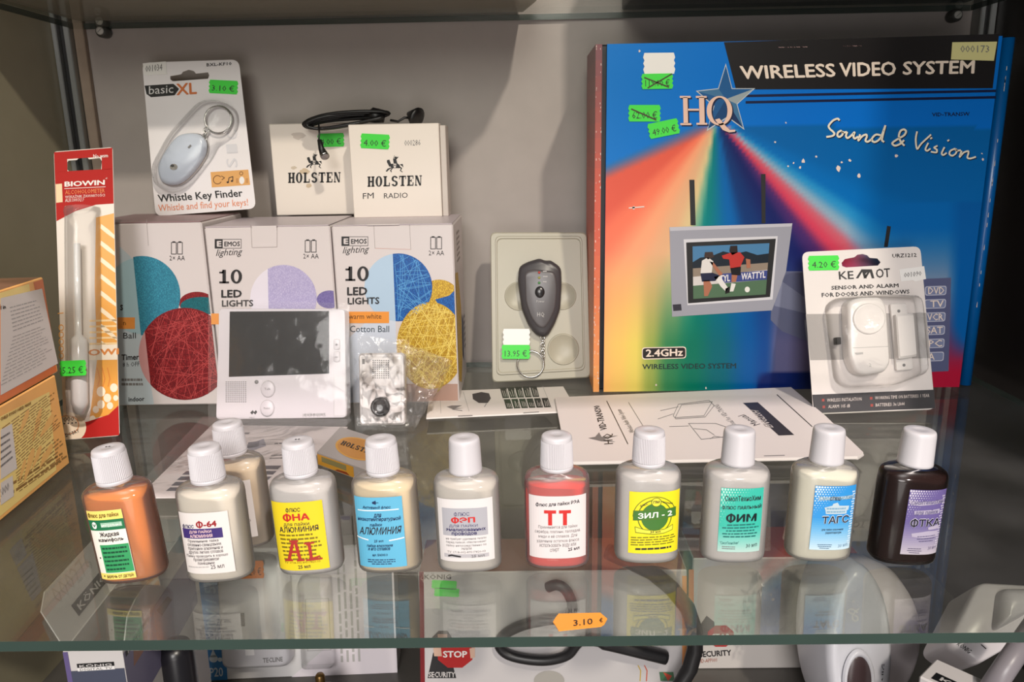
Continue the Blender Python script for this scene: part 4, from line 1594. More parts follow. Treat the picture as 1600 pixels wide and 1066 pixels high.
# ================================================================== orange boxes at the left edge
OM = mat((252, 190, 108), 0.4, noise=0.10, scale=22)


def orange_box(A, z0, h, dep, label):
    """A: far lower corner of the visible side; the side runs toward the camera by dep"""
    t = thing('orange_carton', V3((A.x - 0.045, A.y - dep / 2, z0)), label, 'box', 'stacked orange cartons')
    b = MB()
    Uv = V3((0.0089, -0.0946, 0)).normalized()      # toward the camera
    W_ = V3((-Uv.y, Uv.x, 0)) * -1                  # into the box (left)
    W_ = V3((-0.0946, -0.0089, 0)).normalized()
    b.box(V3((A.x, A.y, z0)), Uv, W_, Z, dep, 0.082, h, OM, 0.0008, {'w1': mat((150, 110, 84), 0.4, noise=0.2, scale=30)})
    F = Face(V3((A.x, A.y, z0)) + Uv * dep, -Uv, Z)
    return t, b, F


RUST = mat((226, 122, 62), 0.4, noise=0.12, scale=30)
YEL = mat((252, 226, 140), 0.4, noise=0.08, scale=18)
A = onz(109, 725)
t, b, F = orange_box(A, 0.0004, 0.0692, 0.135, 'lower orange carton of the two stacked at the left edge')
L0, H0 = 0.135, 0.069
b.fp(F, [(0.002, 0.003), (L0 - .02, 0.003), (L0 - .012, 0.06), (0.002, 0.066)], YEL, 0.00012, raw=True)
R = random.Random(5)
for k in range(9):
    u, v = R.uniform(L0 - 0.062, L0 - 0.02), R.uniform(0.012, 0.052)
    l_, an = R.uniform(0.006, 0.013), R.uniform(0.3, 0.8)
    el_ = [(l_ * math.cos(q), l_ * 0.22 * math.sin(q) * (1 + 0.5 * math.cos(q))) for q in [2 * math.pi * j / 20 for j in range(20)]]
    b.fp(F, [(u + x * math.cos(an) - y * math.sin(an), v + x * math.sin(an) + y * math.cos(an)) for x, y in el_], mat((246, 194, 112), 0.4), 0.00016 + k * 0.00001, raw=True)
TXT = mat((160, 122, 64), 0.5)
b.text(F, 'CHILD KODE / HESD MARK', (0, 658), (48, 632), (0, 653), TXT, 0.015, 0.0003, 1)
b.dashes(F, [(2, 668), (84, 608), (96, 668), (26, 735)], 17, TXT, 5, 0.36)
b.dashes(F, [(24, 738), (96, 672), (104, 718), (30, 770)], 8, TXT, 6, 0.36)
b.dashes(F, [(0, 760), (104, 700), (106, 716), (0, 790)], 2, TXT, 7, 0.35)
b.fp(F, [(0, 672), (18, 662), (26, 732), (0, 750)], PAPER, 0.0003)
b.dashes(F, [(0, 680), (15, 671), (20, 718), (0, 735)], 5, GREY, 8, 0.3, 0.0004)
b.fp(F, [(0, 755), (19, 743), (21, 775), (0, 790)], PAPER, 0.0003)
b.text(F, '.000', (0, 777), (13, 766), (0, 764), GREY, 0.0, 0.0004, 1)
b.build('carton', t)
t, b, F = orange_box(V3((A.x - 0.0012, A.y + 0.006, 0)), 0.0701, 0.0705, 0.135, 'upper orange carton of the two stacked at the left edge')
b.fp(F, [(0.002, 0.001), (L0 - .002, 0.001), (L0 - .002, 0.012), (0.002, 0.016)], RUST, 0.00012, raw=True)
b.fp(F, [(L0 - .010, 0.010), (L0 - .0007, 0.008), (L0 - .0007, 0.069), (L0 - .014, 0.069)], RUST, 0.00014, raw=True)
b.fp(F, [(0.002, 0.060), (L0 - .02, 0.063), (L0 - .02, 0.069), (0.002, 0.069)], YEL, 0.00014, raw=True)
b.fp(F, [(0, 466), (65, 451), (90, 568), (0, 618)], PAPER, 0.0003)
b.dashes(F, [(14, 478), (60, 466), (68, 502), (20, 520)], 7, LGREY, 9, 0.3, 0.0004)
b.dashes(F, [(20, 524), (70, 506), (84, 560), (0, 605)], 13, LGREY, 10, 0.25, 0.0004)
b.text(F, 'l in', (0, 484), (8, 482), (0, 478), INK, 0.02, 0.0004, 1)
b.build('carton', t)

# ================================================================== video door phone monitor in its bag
A, B_ = onz(337, 657), onz(542, 654)
A.z = B_.z = 0.0012
F = lean_w(A, B_, 0.26)
t = thing('video_monitor', A, 'white door phone monitor with a large black screen, wrapped in clear plastic', 'monitor')
out = rounded([(342, 482), (539, 483), (542, 653), (337, 656)], 7)
b = MB()
PL = mat((206, 200, 205), 0.35)
b.loft(F, out, [(0.985, -0.018), (1.0, -0.016), (1.0, -0.0012), (0.992, 0.0)], PL, False)
b.dashes(F, [(475, 645), (510, 644), (510, 651), (475, 652)], 1, mat((170, 166, 168)), 3, 0.5, 0.0002)
b.fp(F, [(522, 588), (539, 588), (540, 650), (522, 651)], mat((212, 207, 211), 0.35), 0.00015)
b.box_outline(F, 522, 588, 540, 650, 0.6, LGREY)
for k in (0, 1):
    b.fp(F, [(391 + k * 5, 645), (395 + k * 5, 641), (397 + k * 5, 644), (394 + k * 5, 648)], INK, 0.0002)
b.text(F, 'MIC', (390, 654), (398, 654), (390, 651.5), GREY, 0.0, 0.0002, 1)
b.text(F, 'KÖNIG', (473, 652), (509, 651), (473, 645), mat((180, 176, 178)), 0.0, 0.0002, 1)
bd = b.build('housing', t)
b = MB()
b.card(F2(F, 0.0004), [(359, 487), (514, 486), (514, 584), (357.5, 589)], mat((26, 26, 27), 0.15), 0.0004)
b.build('screen', t)
b = MB()
for i in range(11):
    for j in range(11):
        b.disc(F, 353.5 + i * 3.05, 597 + j * 3.1, 0.85, 0.85, INK, 0.0002, 6)
b.build('speaker_holes', t)
for nm, x, y, tx in (('talk_button', 419, 608, 'Talk'), ('monitor_button', 418, 638, 'Monitor')):
    b = MB()
    b.loft(F, [(x + 11 * math.cos(a), y + 13 * math.sin(a)) for a in [2 * math.pi * k / 28 for k in range(28)]], [(1.0, 0.0), (0.97, 0.0012), (0.85, 0.0016)], PL)
    b.ring(F, x, y, 11.4, 13.4, 0.7, LGREY, 0.0003, 28)
    b.text(F, tx, (x - 5, y + 1.5), (x + 5, y + 1.3), y - 1.8, GREY, 0.0, 0.0018, 1)
    b.build(nm, t)
for s_, y in (('+', 539), ('−', 558)):
    b = MB()
    b.loft(F, rounded([(521.5, y - 9), (531.5, y - 9), (531.5, y + 8), (521.5, y + 8)], 5), [(1, 0), (.95, .0012), (.85, .0015)], PL)
    b.line(F, [(524.5, y), (528.5, y)], 1, INK, 0.0018)
    if s_ == '+':
        b.line(F, [(526.5, y - 2), (526.5, y + 2)], 1, INK, 0.0018)
    b.box_outline(F, 521.5, y - 9, 531.5, y + 8, 0.5, LGREY)
    b.build('volume_button', t)
b = MB()
b.lathe([(0.0016, 0), (0.0016, 0.0008), (0.001, 0.001)], GREY, 14, axis=F.N, org=F.P(*F.map(401, 597), 0))
b.build('indicator', t)
G = F2(F, 0.006)
b = MB()
P_ = lambda x, y, h: F.P(*F.map(x, y), h)
crinkle([P_(326, 468, 0.001), P_(546, 474, 0.001), P_(549, 664, 0.004), P_(328, 668, 0.004)], 24, 20, 0.0008, 3, BAG_FLAT, b, 0.003)
tag(b.build('plastic_bag', loc=A + V3((0.05, -0.01, 0.05))), 'clear plastic bag wrapped over the white door phone monitor', 'plastic bag', 'clear plastic bags')

# ================================================================== door camera in its crumpled bag
A, B_ = onz(562, 666), onz(633, 664)
A.z = B_.z = 0.0012
F = lean_w(A, B_, 0.30)
t = thing('door_camera', A, 'small white door station with round black lens, in a crumpled bag', 'door camera')
b = MB()
b.loft(F, rounded([(560, 552), (632, 551), (633, 664), (562, 665)], 6), [(0.97, -0.016), (1.0, -0.014), (1.0, -0.002), (0.95, 0.0)], mat((222, 216, 214), 0.35), False)
b.box_outline(F, 566, 558, 627, 658, 0.5, LGREY, 0.0002)
b.build('housing', t)
b = MB()
for i in range(8):
    for j in range(9):
        b.disc(F, 583 + i * 3.4, 563.5 + j * 3.4, 0.9, 0.9, INK, 0.0003, 6)
b.fp(F, [(566, 561), (570, 561), (570, 569), (566, 569)], GREY, 0.0003)
b.build('speaker_holes', t)
b = MB()
c = F.P(*F.map(594.5, 636), 0.0002)
b.lathe([(0.0082, 0), (0.0080, 0.002), (0.0062, 0.0028), (0.0055, 0.0022), (0.001, 0.0026)], mat((30, 28, 30), 0.2), 32, axis=F.N, org=c)
b.build('lens_button', t)
P_ = lambda x, y, h: F.P(*F.map(x, y), h)
b = MB()
crinkle([P_(546, 524, 0.004), P_(640, 532, 0.006), P_(648, 674, 0.004), P_(557, 672, 0.006)], 14, 18, 0.006, 8, BAG, b, 0.006, False)
crinkle([P_(630, 535, 0.008), P_(707, 563, -0.006), P_(690, 600, -0.004), P_(648, 672, 0.006)], 12, 15, 0.008, 9, BAG, b, 0.006, False)
crinkle([P_(556, 516, -0.01), P_(700, 560, -0.012), P_(650, 668, -0.004), P_(556, 666, -0.004)], 10, 10, 0.005, 12, BAG, b, 0.0, False)
tag(b.build('plastic_bag', loc=A + V3((0.03, 0, 0.04))), 'crumpled clear bag around the small white door station', 'plastic bag', 'clear plastic bags')

# ================================================================== grey tray with the breathalyser
A, B_ = onz(769, 599), onz(921, 593)
yb = (A.y + B_.y) / 2
A = ony(769, 599, yb)
B_ = ony(922, 594, yb)
A.z = B_.z = 0.0004
F = lean_w(A, B_, 0.25)
TRM = mat((172, 167, 149), 0.4)
t = thing('tray', A, 'olive grey moulded plastic tray leaning against the back wall', 'tray')
b = MB()
out = rounded([(766, 363), (917, 363), (923, 590), (769, 598)], 9)
inn = rounded([(775, 371), (908, 371), (913, 577), (777, 585)], 9)
b.loft(F, out, [(1.0, -0.010), (1.0, -0.001), (0.985, 0.0)], TRM, False)
uo, ui = [F.map(*p) for p in out], [F.map(*p) for p in inn]
b.loft(F, inn, [(1.02, 0.0002), (1.01, 0.0012), (0.985, 0.0012), (0.975, 0.0004), (0.97, 0.0003)], TRM, False)
for x, y, rx, ry in ((811, 463, 21, 21), (879, 463, 20, 20), (880, 546, 23, 23)):
    c = F.map(x, y)
    pts = [(x + rx * math.cos(a), y + ry * math.sin(a)) for a in [2 * math.pi * k / 36 for k in range(36)]]
    b.loft(F, pts, [(1.08, 0.0004), (1.03, 0.0016), (0.98, 0.0014), (0.92, 0.0006), (0.1, 0.00055)], TRM)
b.build('moulding', t)
sticker(F, t, 807, 527, 43, 26, 0.0, WHITE, '', 0.0056)
sticker(F, t, 806, 550, 45, 22, 0.0, GREEN, '13.95 €', 0.006)
t = thing('breathalyser', F.P(*F.map(842, 460), 0.001), 'dark grey handheld breath tester with chain and key ring, in the grey tray', 'breath tester')
DG = mat((66, 63, 66), 0.35)
o1 = rounded([(811, 418), (823, 411), (843, 405), (852, 409), (860, 408), (876, 419), (877, 445), (875, 484), (866, 508), (856, 524), (848, 527), (838, 524), (826, 510), (815, 484), (809, 440)], 7, 3)
b = MB()
b.loft(F, o1, [(1.0, 0.0022), (1.0, 0.0075), (0.97, 0.010), (0.88, 0.0118)], DG)
o2 = rounded([(818, 424), (832, 420), (868, 424), (871, 450), (868, 484), (858, 506), (850, 516), (840, 514), (829, 500), (820, 474)], 8, 3)
b.loft(F, o2, [(0.97, 0.0112), (0.93, 0.0128), (0.86, 0.0132)], mat((84, 80, 82), 0.35))
b.text(F, 'Power', (838, 474), (850, 474), (838, 470.5), LGREY, 0.0, 0.0136, 1)
b.text(F, 'HQ', (839, 495.5), (850, 495.5), (839, 489), LGREY, 0.0, 0.0136, 1)
for k in range(3):
    b.dashes(F, [(848, 424.5 + k * 8), (855, 424.5 + k * 8), (855, 428 + k * 8), (848, 428 + k * 8)], 1, LGREY, k, 0.5, 0.0135)
bd = b.build('body', t)
for k, c in enumerate(((190, 60, 50), (150, 150, 60), (60, 130, 60))):
    b = MB()
    b.lathe([(0.0012, 0), (0.0012, 0.0008), (0.0006, 0.0012)], mat(c, 0.3), 12, axis=F.N, org=F.P(*F.map(842, 428 + k * 8), 0.0130))
    b.build('indicator', bd)
b = MB()
b.loft(F, [(843 + 7.5 * math.cos(a), 458 + 9 * math.sin(a)) for a in [2 * math.pi * k / 26 for k in range(26)]], [(1, 0.013), (0.95, 0.0148), (0.7, 0.0156)], mat((40, 38, 40), 0.25))
b.build('power_button', bd)
b = MB()
for i in range(6):
    cc = F.map(847.5 + (i % 2) * 1.2, 528 + i * 6)
    b.tube([F.P(cc[0] + 0.0018 * math.cos(a) * (0.5 if i % 2 else 1), cc[1] + 0.0028 * math.sin(a), 0.0045 + (0.0015 * math.cos(a) if i % 2 else 0)) for a in [2 * math.pi * j / 14 for j in range(14)]], 0.0006, STEEL, 6, True)
ch = b.build('chain', t)
b = MB()
c = F.map(829, 569)
k_ = abs(F.map(850, 569)[0] - F.map(808, 569)[0]) / 2
b.tube([F.P(c[0] + k_ * math.cos(a), c[1] + k_ * math.sin(a), 0.0035) for a in [2 * math.pi * i / 44 for i in range(44)]], 0.0007, STEEL, 8, True)
b.tube([F.P(c[0] + k_ * 0.97 * math.cos(a), c[1] + k_ * 0.97 * math.sin(a), 0.0046) for a in [2 * math.pi * i / 44 for i in range(44)]], 0.0006, STEEL, 8, True)
b.build('key_ring', ch)

# ================================================================== door alarm blister in front of the blue box
A, B_ = onz(1275, 645), onz(1460, 640)
A = V3((A.x, 0.3145, 0.0006))
B_ = V3((onz(1460, 641).x, 0.3165, 0.0006))
F = lean_w(A, B_, 0.31)
t = thing('door_alarm_pack', A, 'white blister card of a door and window alarm leaning on the blue box', 'blister pack')
out = rounded([(1253, 394), (1438, 385), (1461, 640), (1271, 648)], 11)
hole = [(1315, 411), (1320, 405), (1335, 402), (1340, 398), (1348, 397), (1355, 399), (1359, 403), (1371, 404), (1376, 410), (1372, 415), (1322, 418), (1316, 416)]
b = MB()
KC = mat((224, 216, 212), 0.4)
b.card(F, out, KC, 0.0006, [hole], back=PAPER)
b.fp(F, [(1259, 491), (1447, 489), (1453, 560), (1266, 563)], mat((164, 158, 155), 0.4), 0.00012)
b.fp(F, [(1269, 617), (1459, 609), (1461, 638), (1272, 646)], mat((44, 42, 46), 0.4), 0.00014)
b.text(F, 'URZ1212', (1394, 403), (1432, 401.5), (1394, 397), INK, 0.02, 0.0003, 1)
b.text(F, 'KE', (1311, 437), (1334, 436), (1310, 424.5), INK, 0.015, 0.0003)
for xx in (1337, 1349):
    b.fp(F, [(xx, 435), (xx + 9, 421), (xx + 13, 421), (xx + 17, 435), (xx + 13, 435), (xx + 10, 425), (xx + 4, 435)], INK, 0.0003)
b.fp(F, [(1345, 421), (1360, 421), (1352, 428)], INK, 0.00032)
b.text(F, 'OT', (1369, 434.5), (1391, 433), (1368, 420.5), INK, 0.015, 0.0003)
b.text(F, 'SENSOR AND ALARM', (1299, 453), (1404, 449), (1298.5, 447), INK, 0.025, 0.0003, 1)
b.text(F, 'FOR DOORS AND WINDOWS', (1284, 464.5), (1421, 459), (1283.5, 458), INK, 0.025, 0.0003, 1)
WT = mat((210, 198, 190))
b.text(F, 'WIRELESS INSTALATION', (1292, 628), (1346, 626), (1292, 623), WT, 0.0, 0.0003, 1)
b.text(F, 'ALARM: 105 dB', (1294, 638), (1328, 636.5), (1294, 633), WT, 0.0, 0.0003, 1)
b.text(F, 'WORKING TIME ON BATTERIES: 1 YEAR', (1367, 624.5), (1452, 620.5), (1367, 619.5), WT, 0.0, 0.0003, 1)
b.text(F, 'BATTERIES: 3x LR44', (1368, 635.5), (1413, 633.5), (1368, 630.5), WT, 0.0, 0.0003, 1)
for x, y in ((1286, 625.5), (1287, 636), (1361, 622.5), (1362, 633.5)):
    b.rect(F, x - 2, y - 2, x + 2, y + 2, mat((150, 50, 40)), 0.0003)
b.build('backing_card', t)
AW = mat((228, 222, 218), 0.3)
b = MB()
bo = rounded([(1314, 474), (1334, 467), (1366, 467), (1373, 480), (1379, 570), (1372, 582), (1340, 588), (1325, 582), (1316, 560)], 9, 3)
b.loft(F, bo, [(1.0, 0.0008), (1.0, 0.011), (0.96, 0.014), (0.88, 0.015)], AW)
b.line(F, [(1320, 545.5), (1376, 543)], 0.6, LGREY, 0.0153)
b.fp(F, [(1323, 553), (1336, 552), (1336, 555), (1326, 556)], LGREY, 0.0153)
b.text(F, '2', (1345, 574), (1349, 574), (1345, 569), LGREY, 0.0, 0.0153, 1)
al = b.build('siren_unit', t)
b = MB()
b.loft(F, [(1345 + 25 * math.cos(a), 501 + 24 * math.sin(a)) for a in [2 * math.pi * k / 40 for k in range(40)]], [(1, 0.0148), (0.97, 0.0162), (0.9, 0.0168), (0.86, 0.0166), (0.5, 0.0172)], AW)
b.build('sounder', al)
b = MB()
b.box(F.P(*F.map(1302, 539), 0.001), F.U, F.V, F.N, 0.004, 0.006, 0.006, BLACK, 0.0003)
b.build('switch', al)
b = MB()
mo = rounded([(1388, 476), (1413, 474), (1424, 578), (1398, 580)], 3, 3)
b.loft(F, mo, [(1.0, 0.0008), (1.0, 0.003), (0.97, 0.0036)], AW, False)
mo2 = rounded([(1391, 493), (1419, 491), (1424, 558), (1396, 562)], 3, 3)
b.loft(F, mo2, [(1.0, 0.003), (1.0, 0.009), (0.9, 0.0105)], AW, False)
for x, y in ((1401, 487), (1409, 571)):
    b.disc(F, x, y, 2.4, 2.4, GREY, 0.0038, 12)
b.build('magnet', t)
b = MB()
BLS = film('clear_blister_shiny', haze=0.02, gloss=0.4, rough=0.05, bump=0.4, scale=55, dist=0.003, ior=1.33)
b.loft(F, rounded([(1290, 480), (1304, 468), (1370, 464), (1424, 466), (1428, 480), (1436, 582), (1390, 600), (1320, 604), (1304, 594)], 8, 3), [(1.03, 0.0008), (1.02, 0.013), (0.97, 0.0185)], BLS)
crinkle([F.P(*F.map(1256, 500), 0.001), F.P(*F.map(1446, 496), 0.001), F.P(*F.map(1460, 640), 0.003), F.P(*F.map(1272, 648), 0.003)], 20, 20, 0.0012, 21, BLISTER, b, 0.001)
b.build('blister', t)
sticker(F, t, 1287, 411, 49, 23, -0.02, GREEN, '4.20 €')
b = MB()
b.card(F2(F, 0.0004), [(1405, 421), (1444, 416), (1447, 436), (1430, 440), (1426, 438), (1408, 440)], WHITE, 0.00015)
b.text(F, '001090', (1412, 434), (1439, 431), (1412, 426.5), GREY, 0.0, 0.0008, 1)
b.build('number_sticker', t)

# ================================================================== papers lying on the glass
FZ = lambda h: Face(V3((0, 0, h)), X, Y)
H1 = 0.0016
F = FZ(H1)
q = [(666, 653), (902, 642), (880, 604), (672, 612)]
b = MB()
b.card(F, q, PAPER, H1 - 0.0003)
b.line(F, [(688, 625), (689, 646)], 0.7, LGREY)
b.line(F, [(724, 613), (733, 643)], 0.7, LGREY)
b.line(F, [(848, 604), (862, 638)], 0.7, LGREY)
b.fp(F, [(738, 616), (752, 613), (764, 615), (767, 623), (762, 630), (748, 630), (739, 624)], mat((70, 66, 66)), 0.0002)
b.line(F, [(760, 631), (757, 636)], 1, GREY)
b.fp(F, [(698, 636), (706, 634), (722, 634), (712, 638), (724, 638), (708, 640)], GREY, 0.0002)
b.line(F, [(707, 640), (722, 642)], 1, GREY)
R = random.Random(3)
for row, (y0, y1, n_) in enumerate(((606, 622.5, 5), (624.5, 639, 6))):
    for k in range(n_):
        x0 = (781 if row == 0 else 787) + k * 11.8
        sh = 4.5
        b.fp(F, [(x0, y0 - k * .4), (x0 + 10, y0 - .4 - k * .4), (x0 + 10 + sh, y1 - .4 - k * .4), (x0 + sh, y1 - k * .4)], BLACK, 0.0002)
        for j in range(3):
            xx = x0 + 2.5 + j * 2.6
            b.line(F, [(xx + R.uniform(1, 3), y0 + R.uniform(3, 7) - k * .4), (xx + sh, y1 - 2 - k * .4)], 0.6, PAPER, 0.0003)
b.line(F, [(716, 650.5), (738, 649.5)], 1.2, GREY)
b.line(F, [(818, 645.6), (842, 644)], 1.2, GREY)
tag(b.build('leaflet', loc=onz(780, 630)), 'white folded leaflet with rows of black panels, lying in front of the grey tray', 'leaflet')

A4 = [(867, 621), (1236, 605), (1290, 650), (1349, 707), (1340, 713), (888, 722), (880, 690)]
H1 = 0.004
F = FZ(H1)
b = MB()
b.card(F, A4, mat((224, 216, 212), 0.5), 0.0022, back=PAPER)
b.card(FZ(0.0016), [(x + 1, y + 3) for x, y in A4], mat((205, 198, 194), 0.5), 0.0013)
b.text(F, 'VID-TRANS90', (949, 672), (937, 634), (938, 673), INK, 0.02, 0.0002, 1)
b.line(F, [(948, 627), (981, 694)], 1.3, INK)
b.line(F, [(982, 629), (1006, 668)], 0.9, GREY)
b.text(F, 'Wireless Audio Video System', (992, 676), (970, 640), (984, 677), INK, 0.0, 0.0002, 1)
b.fp(F, [(919, 685), (930, 683), (936, 676), (940, 683), (966, 681), (944, 687), (962, 691), (940, 690)], GREY, 0.0002)
b.text(F, 'HQ', (958, 694), (955, 678), (944, 695), INK, 0.0, 0.0003, 1)
for L in ([(1065, 633), (1113, 628), (1100, 650), (1055, 653), (1065, 633)], [(1060, 632), (1108, 626), (1116, 634), (1102, 652), (1056, 655), (1052, 650), (1060, 632)], [(1032, 642), (1060, 636)], [(1028, 655), (1052, 647)], [(1076, 662), (1118, 662), (1148, 672), (1132, 683), (1096, 687), (1076, 662)], [(1084, 670), (1104, 672), (1116, 680)], [(1046, 667), (1076, 666)], [(1110, 686), (1116, 682), (1130, 684)]):
    b.line(F, L, 0.8, GREY)
b.text(F, 'Manual for VID-TRANS', (1154, 668), (1122, 632), (1146, 670), GREY, 0.0, 0.0002, 1)
b.fp(F, [(1161, 630), (1184, 629), (1241, 680), (1217, 681)], mat((52, 48, 52)), 0.0002)
b.text(F, 'ENGLISH', (1209, 669), (1185, 643), (1196, 667), mat((200, 192, 190)), 0.02, 0.0003, 1)
b.text(F, 'Manual', (1188, 663), (1163, 648), (1178, 666), INK, 0.0, 0.0002, 1)
b.line(F, [(1214, 617), (1269, 667)], 1.2, INK)
b.line(F, [(1194, 712.8), (1226, 711.8)], 1.0, GREY)
tag(b.build('booklet', loc=onz(1080, 670)), 'large white instruction booklet lying behind the bottles, before the blue box', 'booklet')

H1 = 0.0014
F = FZ(H1)
b = MB()
b.card(F, [(216, 777), (331, 664), (543, 667), (424, 775)], mat((214, 206, 204), 0.5), 0.0011)
DB = mat((90, 86, 92), 0.5)
for k in range(5):
    y = 728 + k * 8.5
    xo = -k * 8.5
    b.fp(F, [(300 + xo, y), (345 + xo, y), (338 + xo, y + 5.5), (293 + xo, y + 5.5)], DB, 0.00015)
    b.fp(F, [(360 + xo * .3, y), (440 + xo * .9, y), (434 + xo * .9, y + 5.5), (356 + xo * .3, y + 5.5)], DB, 0.00015)
b.fp(F, [(385, 696), (412, 686), (416, 697), (390, 706)], mat((150, 148, 158)), 0.0002)
b.fp(F, [(388, 692), (406, 690), (404, 698), (386, 701)], mat((110, 108, 116)), 0.0003)
b.dashes(F, [(430, 690), (480, 688), (478, 696), (428, 697)], 1, GREY, 3, 0.3)
b.dashes(F, [(425, 710), (460, 708), (450, 718), (420, 719)], 2, GREY, 4, 0.4)
b.dashes(F, [(350, 676), (400, 674), (396, 680), (346, 682)], 1, GREY, 5, 0.4)
tag(b.build('manual_sheet', loc=onz(370, 720)), 'white printed sheet with dark tables lying under the left bottles', 'sheet')
b = MB()
crinkle([V3((*onz(318, 660)[:2], 0.005)), V3((*onz(552, 664)[:2], 0.005)), V3((*onz(432, 779)[:2], 0.0035)), V3((*onz(205, 778)[:2], 0.0035))], 24, 14, 0.0005, 31, BAG_FLAT, b, 0.001)
tag(b.build('plastic_bag', loc=onz(370, 720)), 'flat clear bag holding the white printed sheet under the left bottles', 'plastic bag', 'clear plastic bags')

# small grey and gold Holsten box
hb = 0.010
q = [onz(p[0], p[1], hb) for p in ((532, 667), (495, 707), (590, 741), (630, 694))]
q[3] = q[0] + q[2] - q[1]
t = thing('radio_carton', V3((q[1] + q[3]) / 2 - V3((0, 0, hb))), 'small grey box with a gold oval lying behind the yellow labelled bottle', 'box')
GRB = mat((150, 144, 140), 0.35)
GLD = mat((205, 150, 50), 0.35, 0.3)
b = MB()
F = Face(V3((0, 0, hb)), X, Y)
b.card(F, [(v.x, v.y) for v in q], GRB, hb - 0.0003, raw=True, back=GRB)
c = (q[0] + q[2]) / 2
e1, e2 = (q[3] - q[0]).normalized(), (q[0] - q[1]).normalized()
l1, l2 = (q[3] - q[0]).length, (q[0] - q[1]).length
ov = lambda k: [tuple((c + e1 * l1 * 0.36 * k * math.cos(a) + e2 * l2 * 0.34 * k * math.sin(a))[:2]) for a in [2 * math.pi * i / 36 for i in range(36)]]
b.fp(F, ov(1), GLD, 0.00015, raw=True)
b.fp(F, ov(0.9), mat((190, 130, 36), 0.3, 0.4), 0.0002, raw=True)
G = Face(c - e1 * l1 * 0.28 - e2 * 0.003, e1, e2)
G.map = lambda x, y: (x, y)
slab(b, G, (0, 0), (l1 * 0.56, 0), (0, 0.0075), 'HOLSTEN', BLACK, 0.0004)
SD = Face(q[1] - V3((0, 0, hb)), q[2] - q[1], Z)
wl = (q[2] - q[1]).length
SD.map = lambda x, y: (x, y)
b.fp(SD, [(0.0005, 0.0008), (wl * 0.62, 0.0008), (wl * 0.62, hb - 0.001), (0.0005, hb - 0.001)], GLD, 0.00015)
b.fp(SD, [(wl * .08, 0.004), (wl * .5, 0.004), (wl * .5, hb - 0.002), (wl * .08, hb - 0.002)], mat((120, 112, 70), 0.3), 0.0002)
b.fp(SD, [(wl * .3, 0.001), (wl * .55, 0.0012), (wl * .5, .003), (wl * .35, .0025)], mat((120, 50, 20), 0.3), 0.00025)
b.build('carton', t)

# orange price tag at the front edge
F = FZ(0.0006)
b = MB()
o = [(873, 959), (938, 957.5), (942, 961), (949, 967), (944, 976), (939, 979), (873, 986), (869, 979), (864, 972), (868, 965)]
b.card(F, o, ORANGE_TAG, 0.0003)
b.text(F, '3.10', (896, 979), (926, 976), (896, 970), INK, 0.005, 0.0002)
b.text(F, '€', (937, 973.5), (942, 972.8), (936.5, 967), INK, 0.005, 0.0002, 1)
tag(b.build('price_tag', loc=onz(905, 972)), 'orange price tag reading 3.10 lying at the front edge of the glass', 'price tag')
# ================================================================== the row of flux bottles
BA, BBD, BN = 0.0177, 0.0108, 2.6


def sring(a, bb, n, z, seg=56):
    out = []
    for k in range(seg):
        t = 2 * math.pi * k / seg
        c, s_ = math.cos(t), math.sin(t)
        out.append(V3((a * math.copysign(abs(c) ** (2 / n), c), bb * math.copysign(abs(s_) ** (2 / n), s_), z)))
    return out


def stack(rings, mt, mb, cap0=True, cap1=True):
    seg = len(rings[0])
    vs = [v for r in rings for v in r]
    fs = []
    for j in range(len(rings) - 1):
        for k in range(seg):
            a, c = j * seg + k, j * seg + (k + 1) % seg
            fs.append((a, c, c + seg, a + seg))
    if cap0:
        fs.append(tuple(reversed(range(seg))))
    if cap1:
        fs.append(tuple(range((len(rings) - 1) * seg, len(rings) * seg)))
    mb.mesh(vs, fs, mt, True)


def body_mesh(mt):
    b = MB()
    r = [(0.90, 0.0002), (0.955, 0.0006), (0.985, 0.0016), (1.0, 0.0034), (1.0, 0.025), (1.0, 0.0472), (0.995, 0.0492), (0.975, 0.0508), (0.93, 0.0522), (0.86, 0.0532), (0.74, 0.0541)]
    rings = [sring(BA * s_, BBD * s_ if s_ > .9 else BBD * (s_ * .5 + .45), BN, z) for s_, z in r]
    rings += [sring(0.0098, 0.0090, 2.1, 0.0547), sring(0.0084, 0.0082, 2.0, 0.0553), sring(0.0074, 0.0074, 2.0, 0.0570), sring(0.0074, 0.0074, 2.0, 0.0600)]
    stack(rings, mt, b)
    return b


def liquid_mesh(mt, top):
    b = MB()
    k = 0.955
    rings = [sring(BA * s_ * k, BBD * s_ * 0.93, BN, z) for s_, z in ((0.9, 0.0011), (0.97, 0.0018), (1.0, 0.0036), (1.0, min(top, 0.047)))]
    if top > 0.047:
        rings.append(sring(BA * 0.96 * k, BBD * 0.9, BN, min(top, 0.0505)))
    stack(rings, mt, b)
    return b


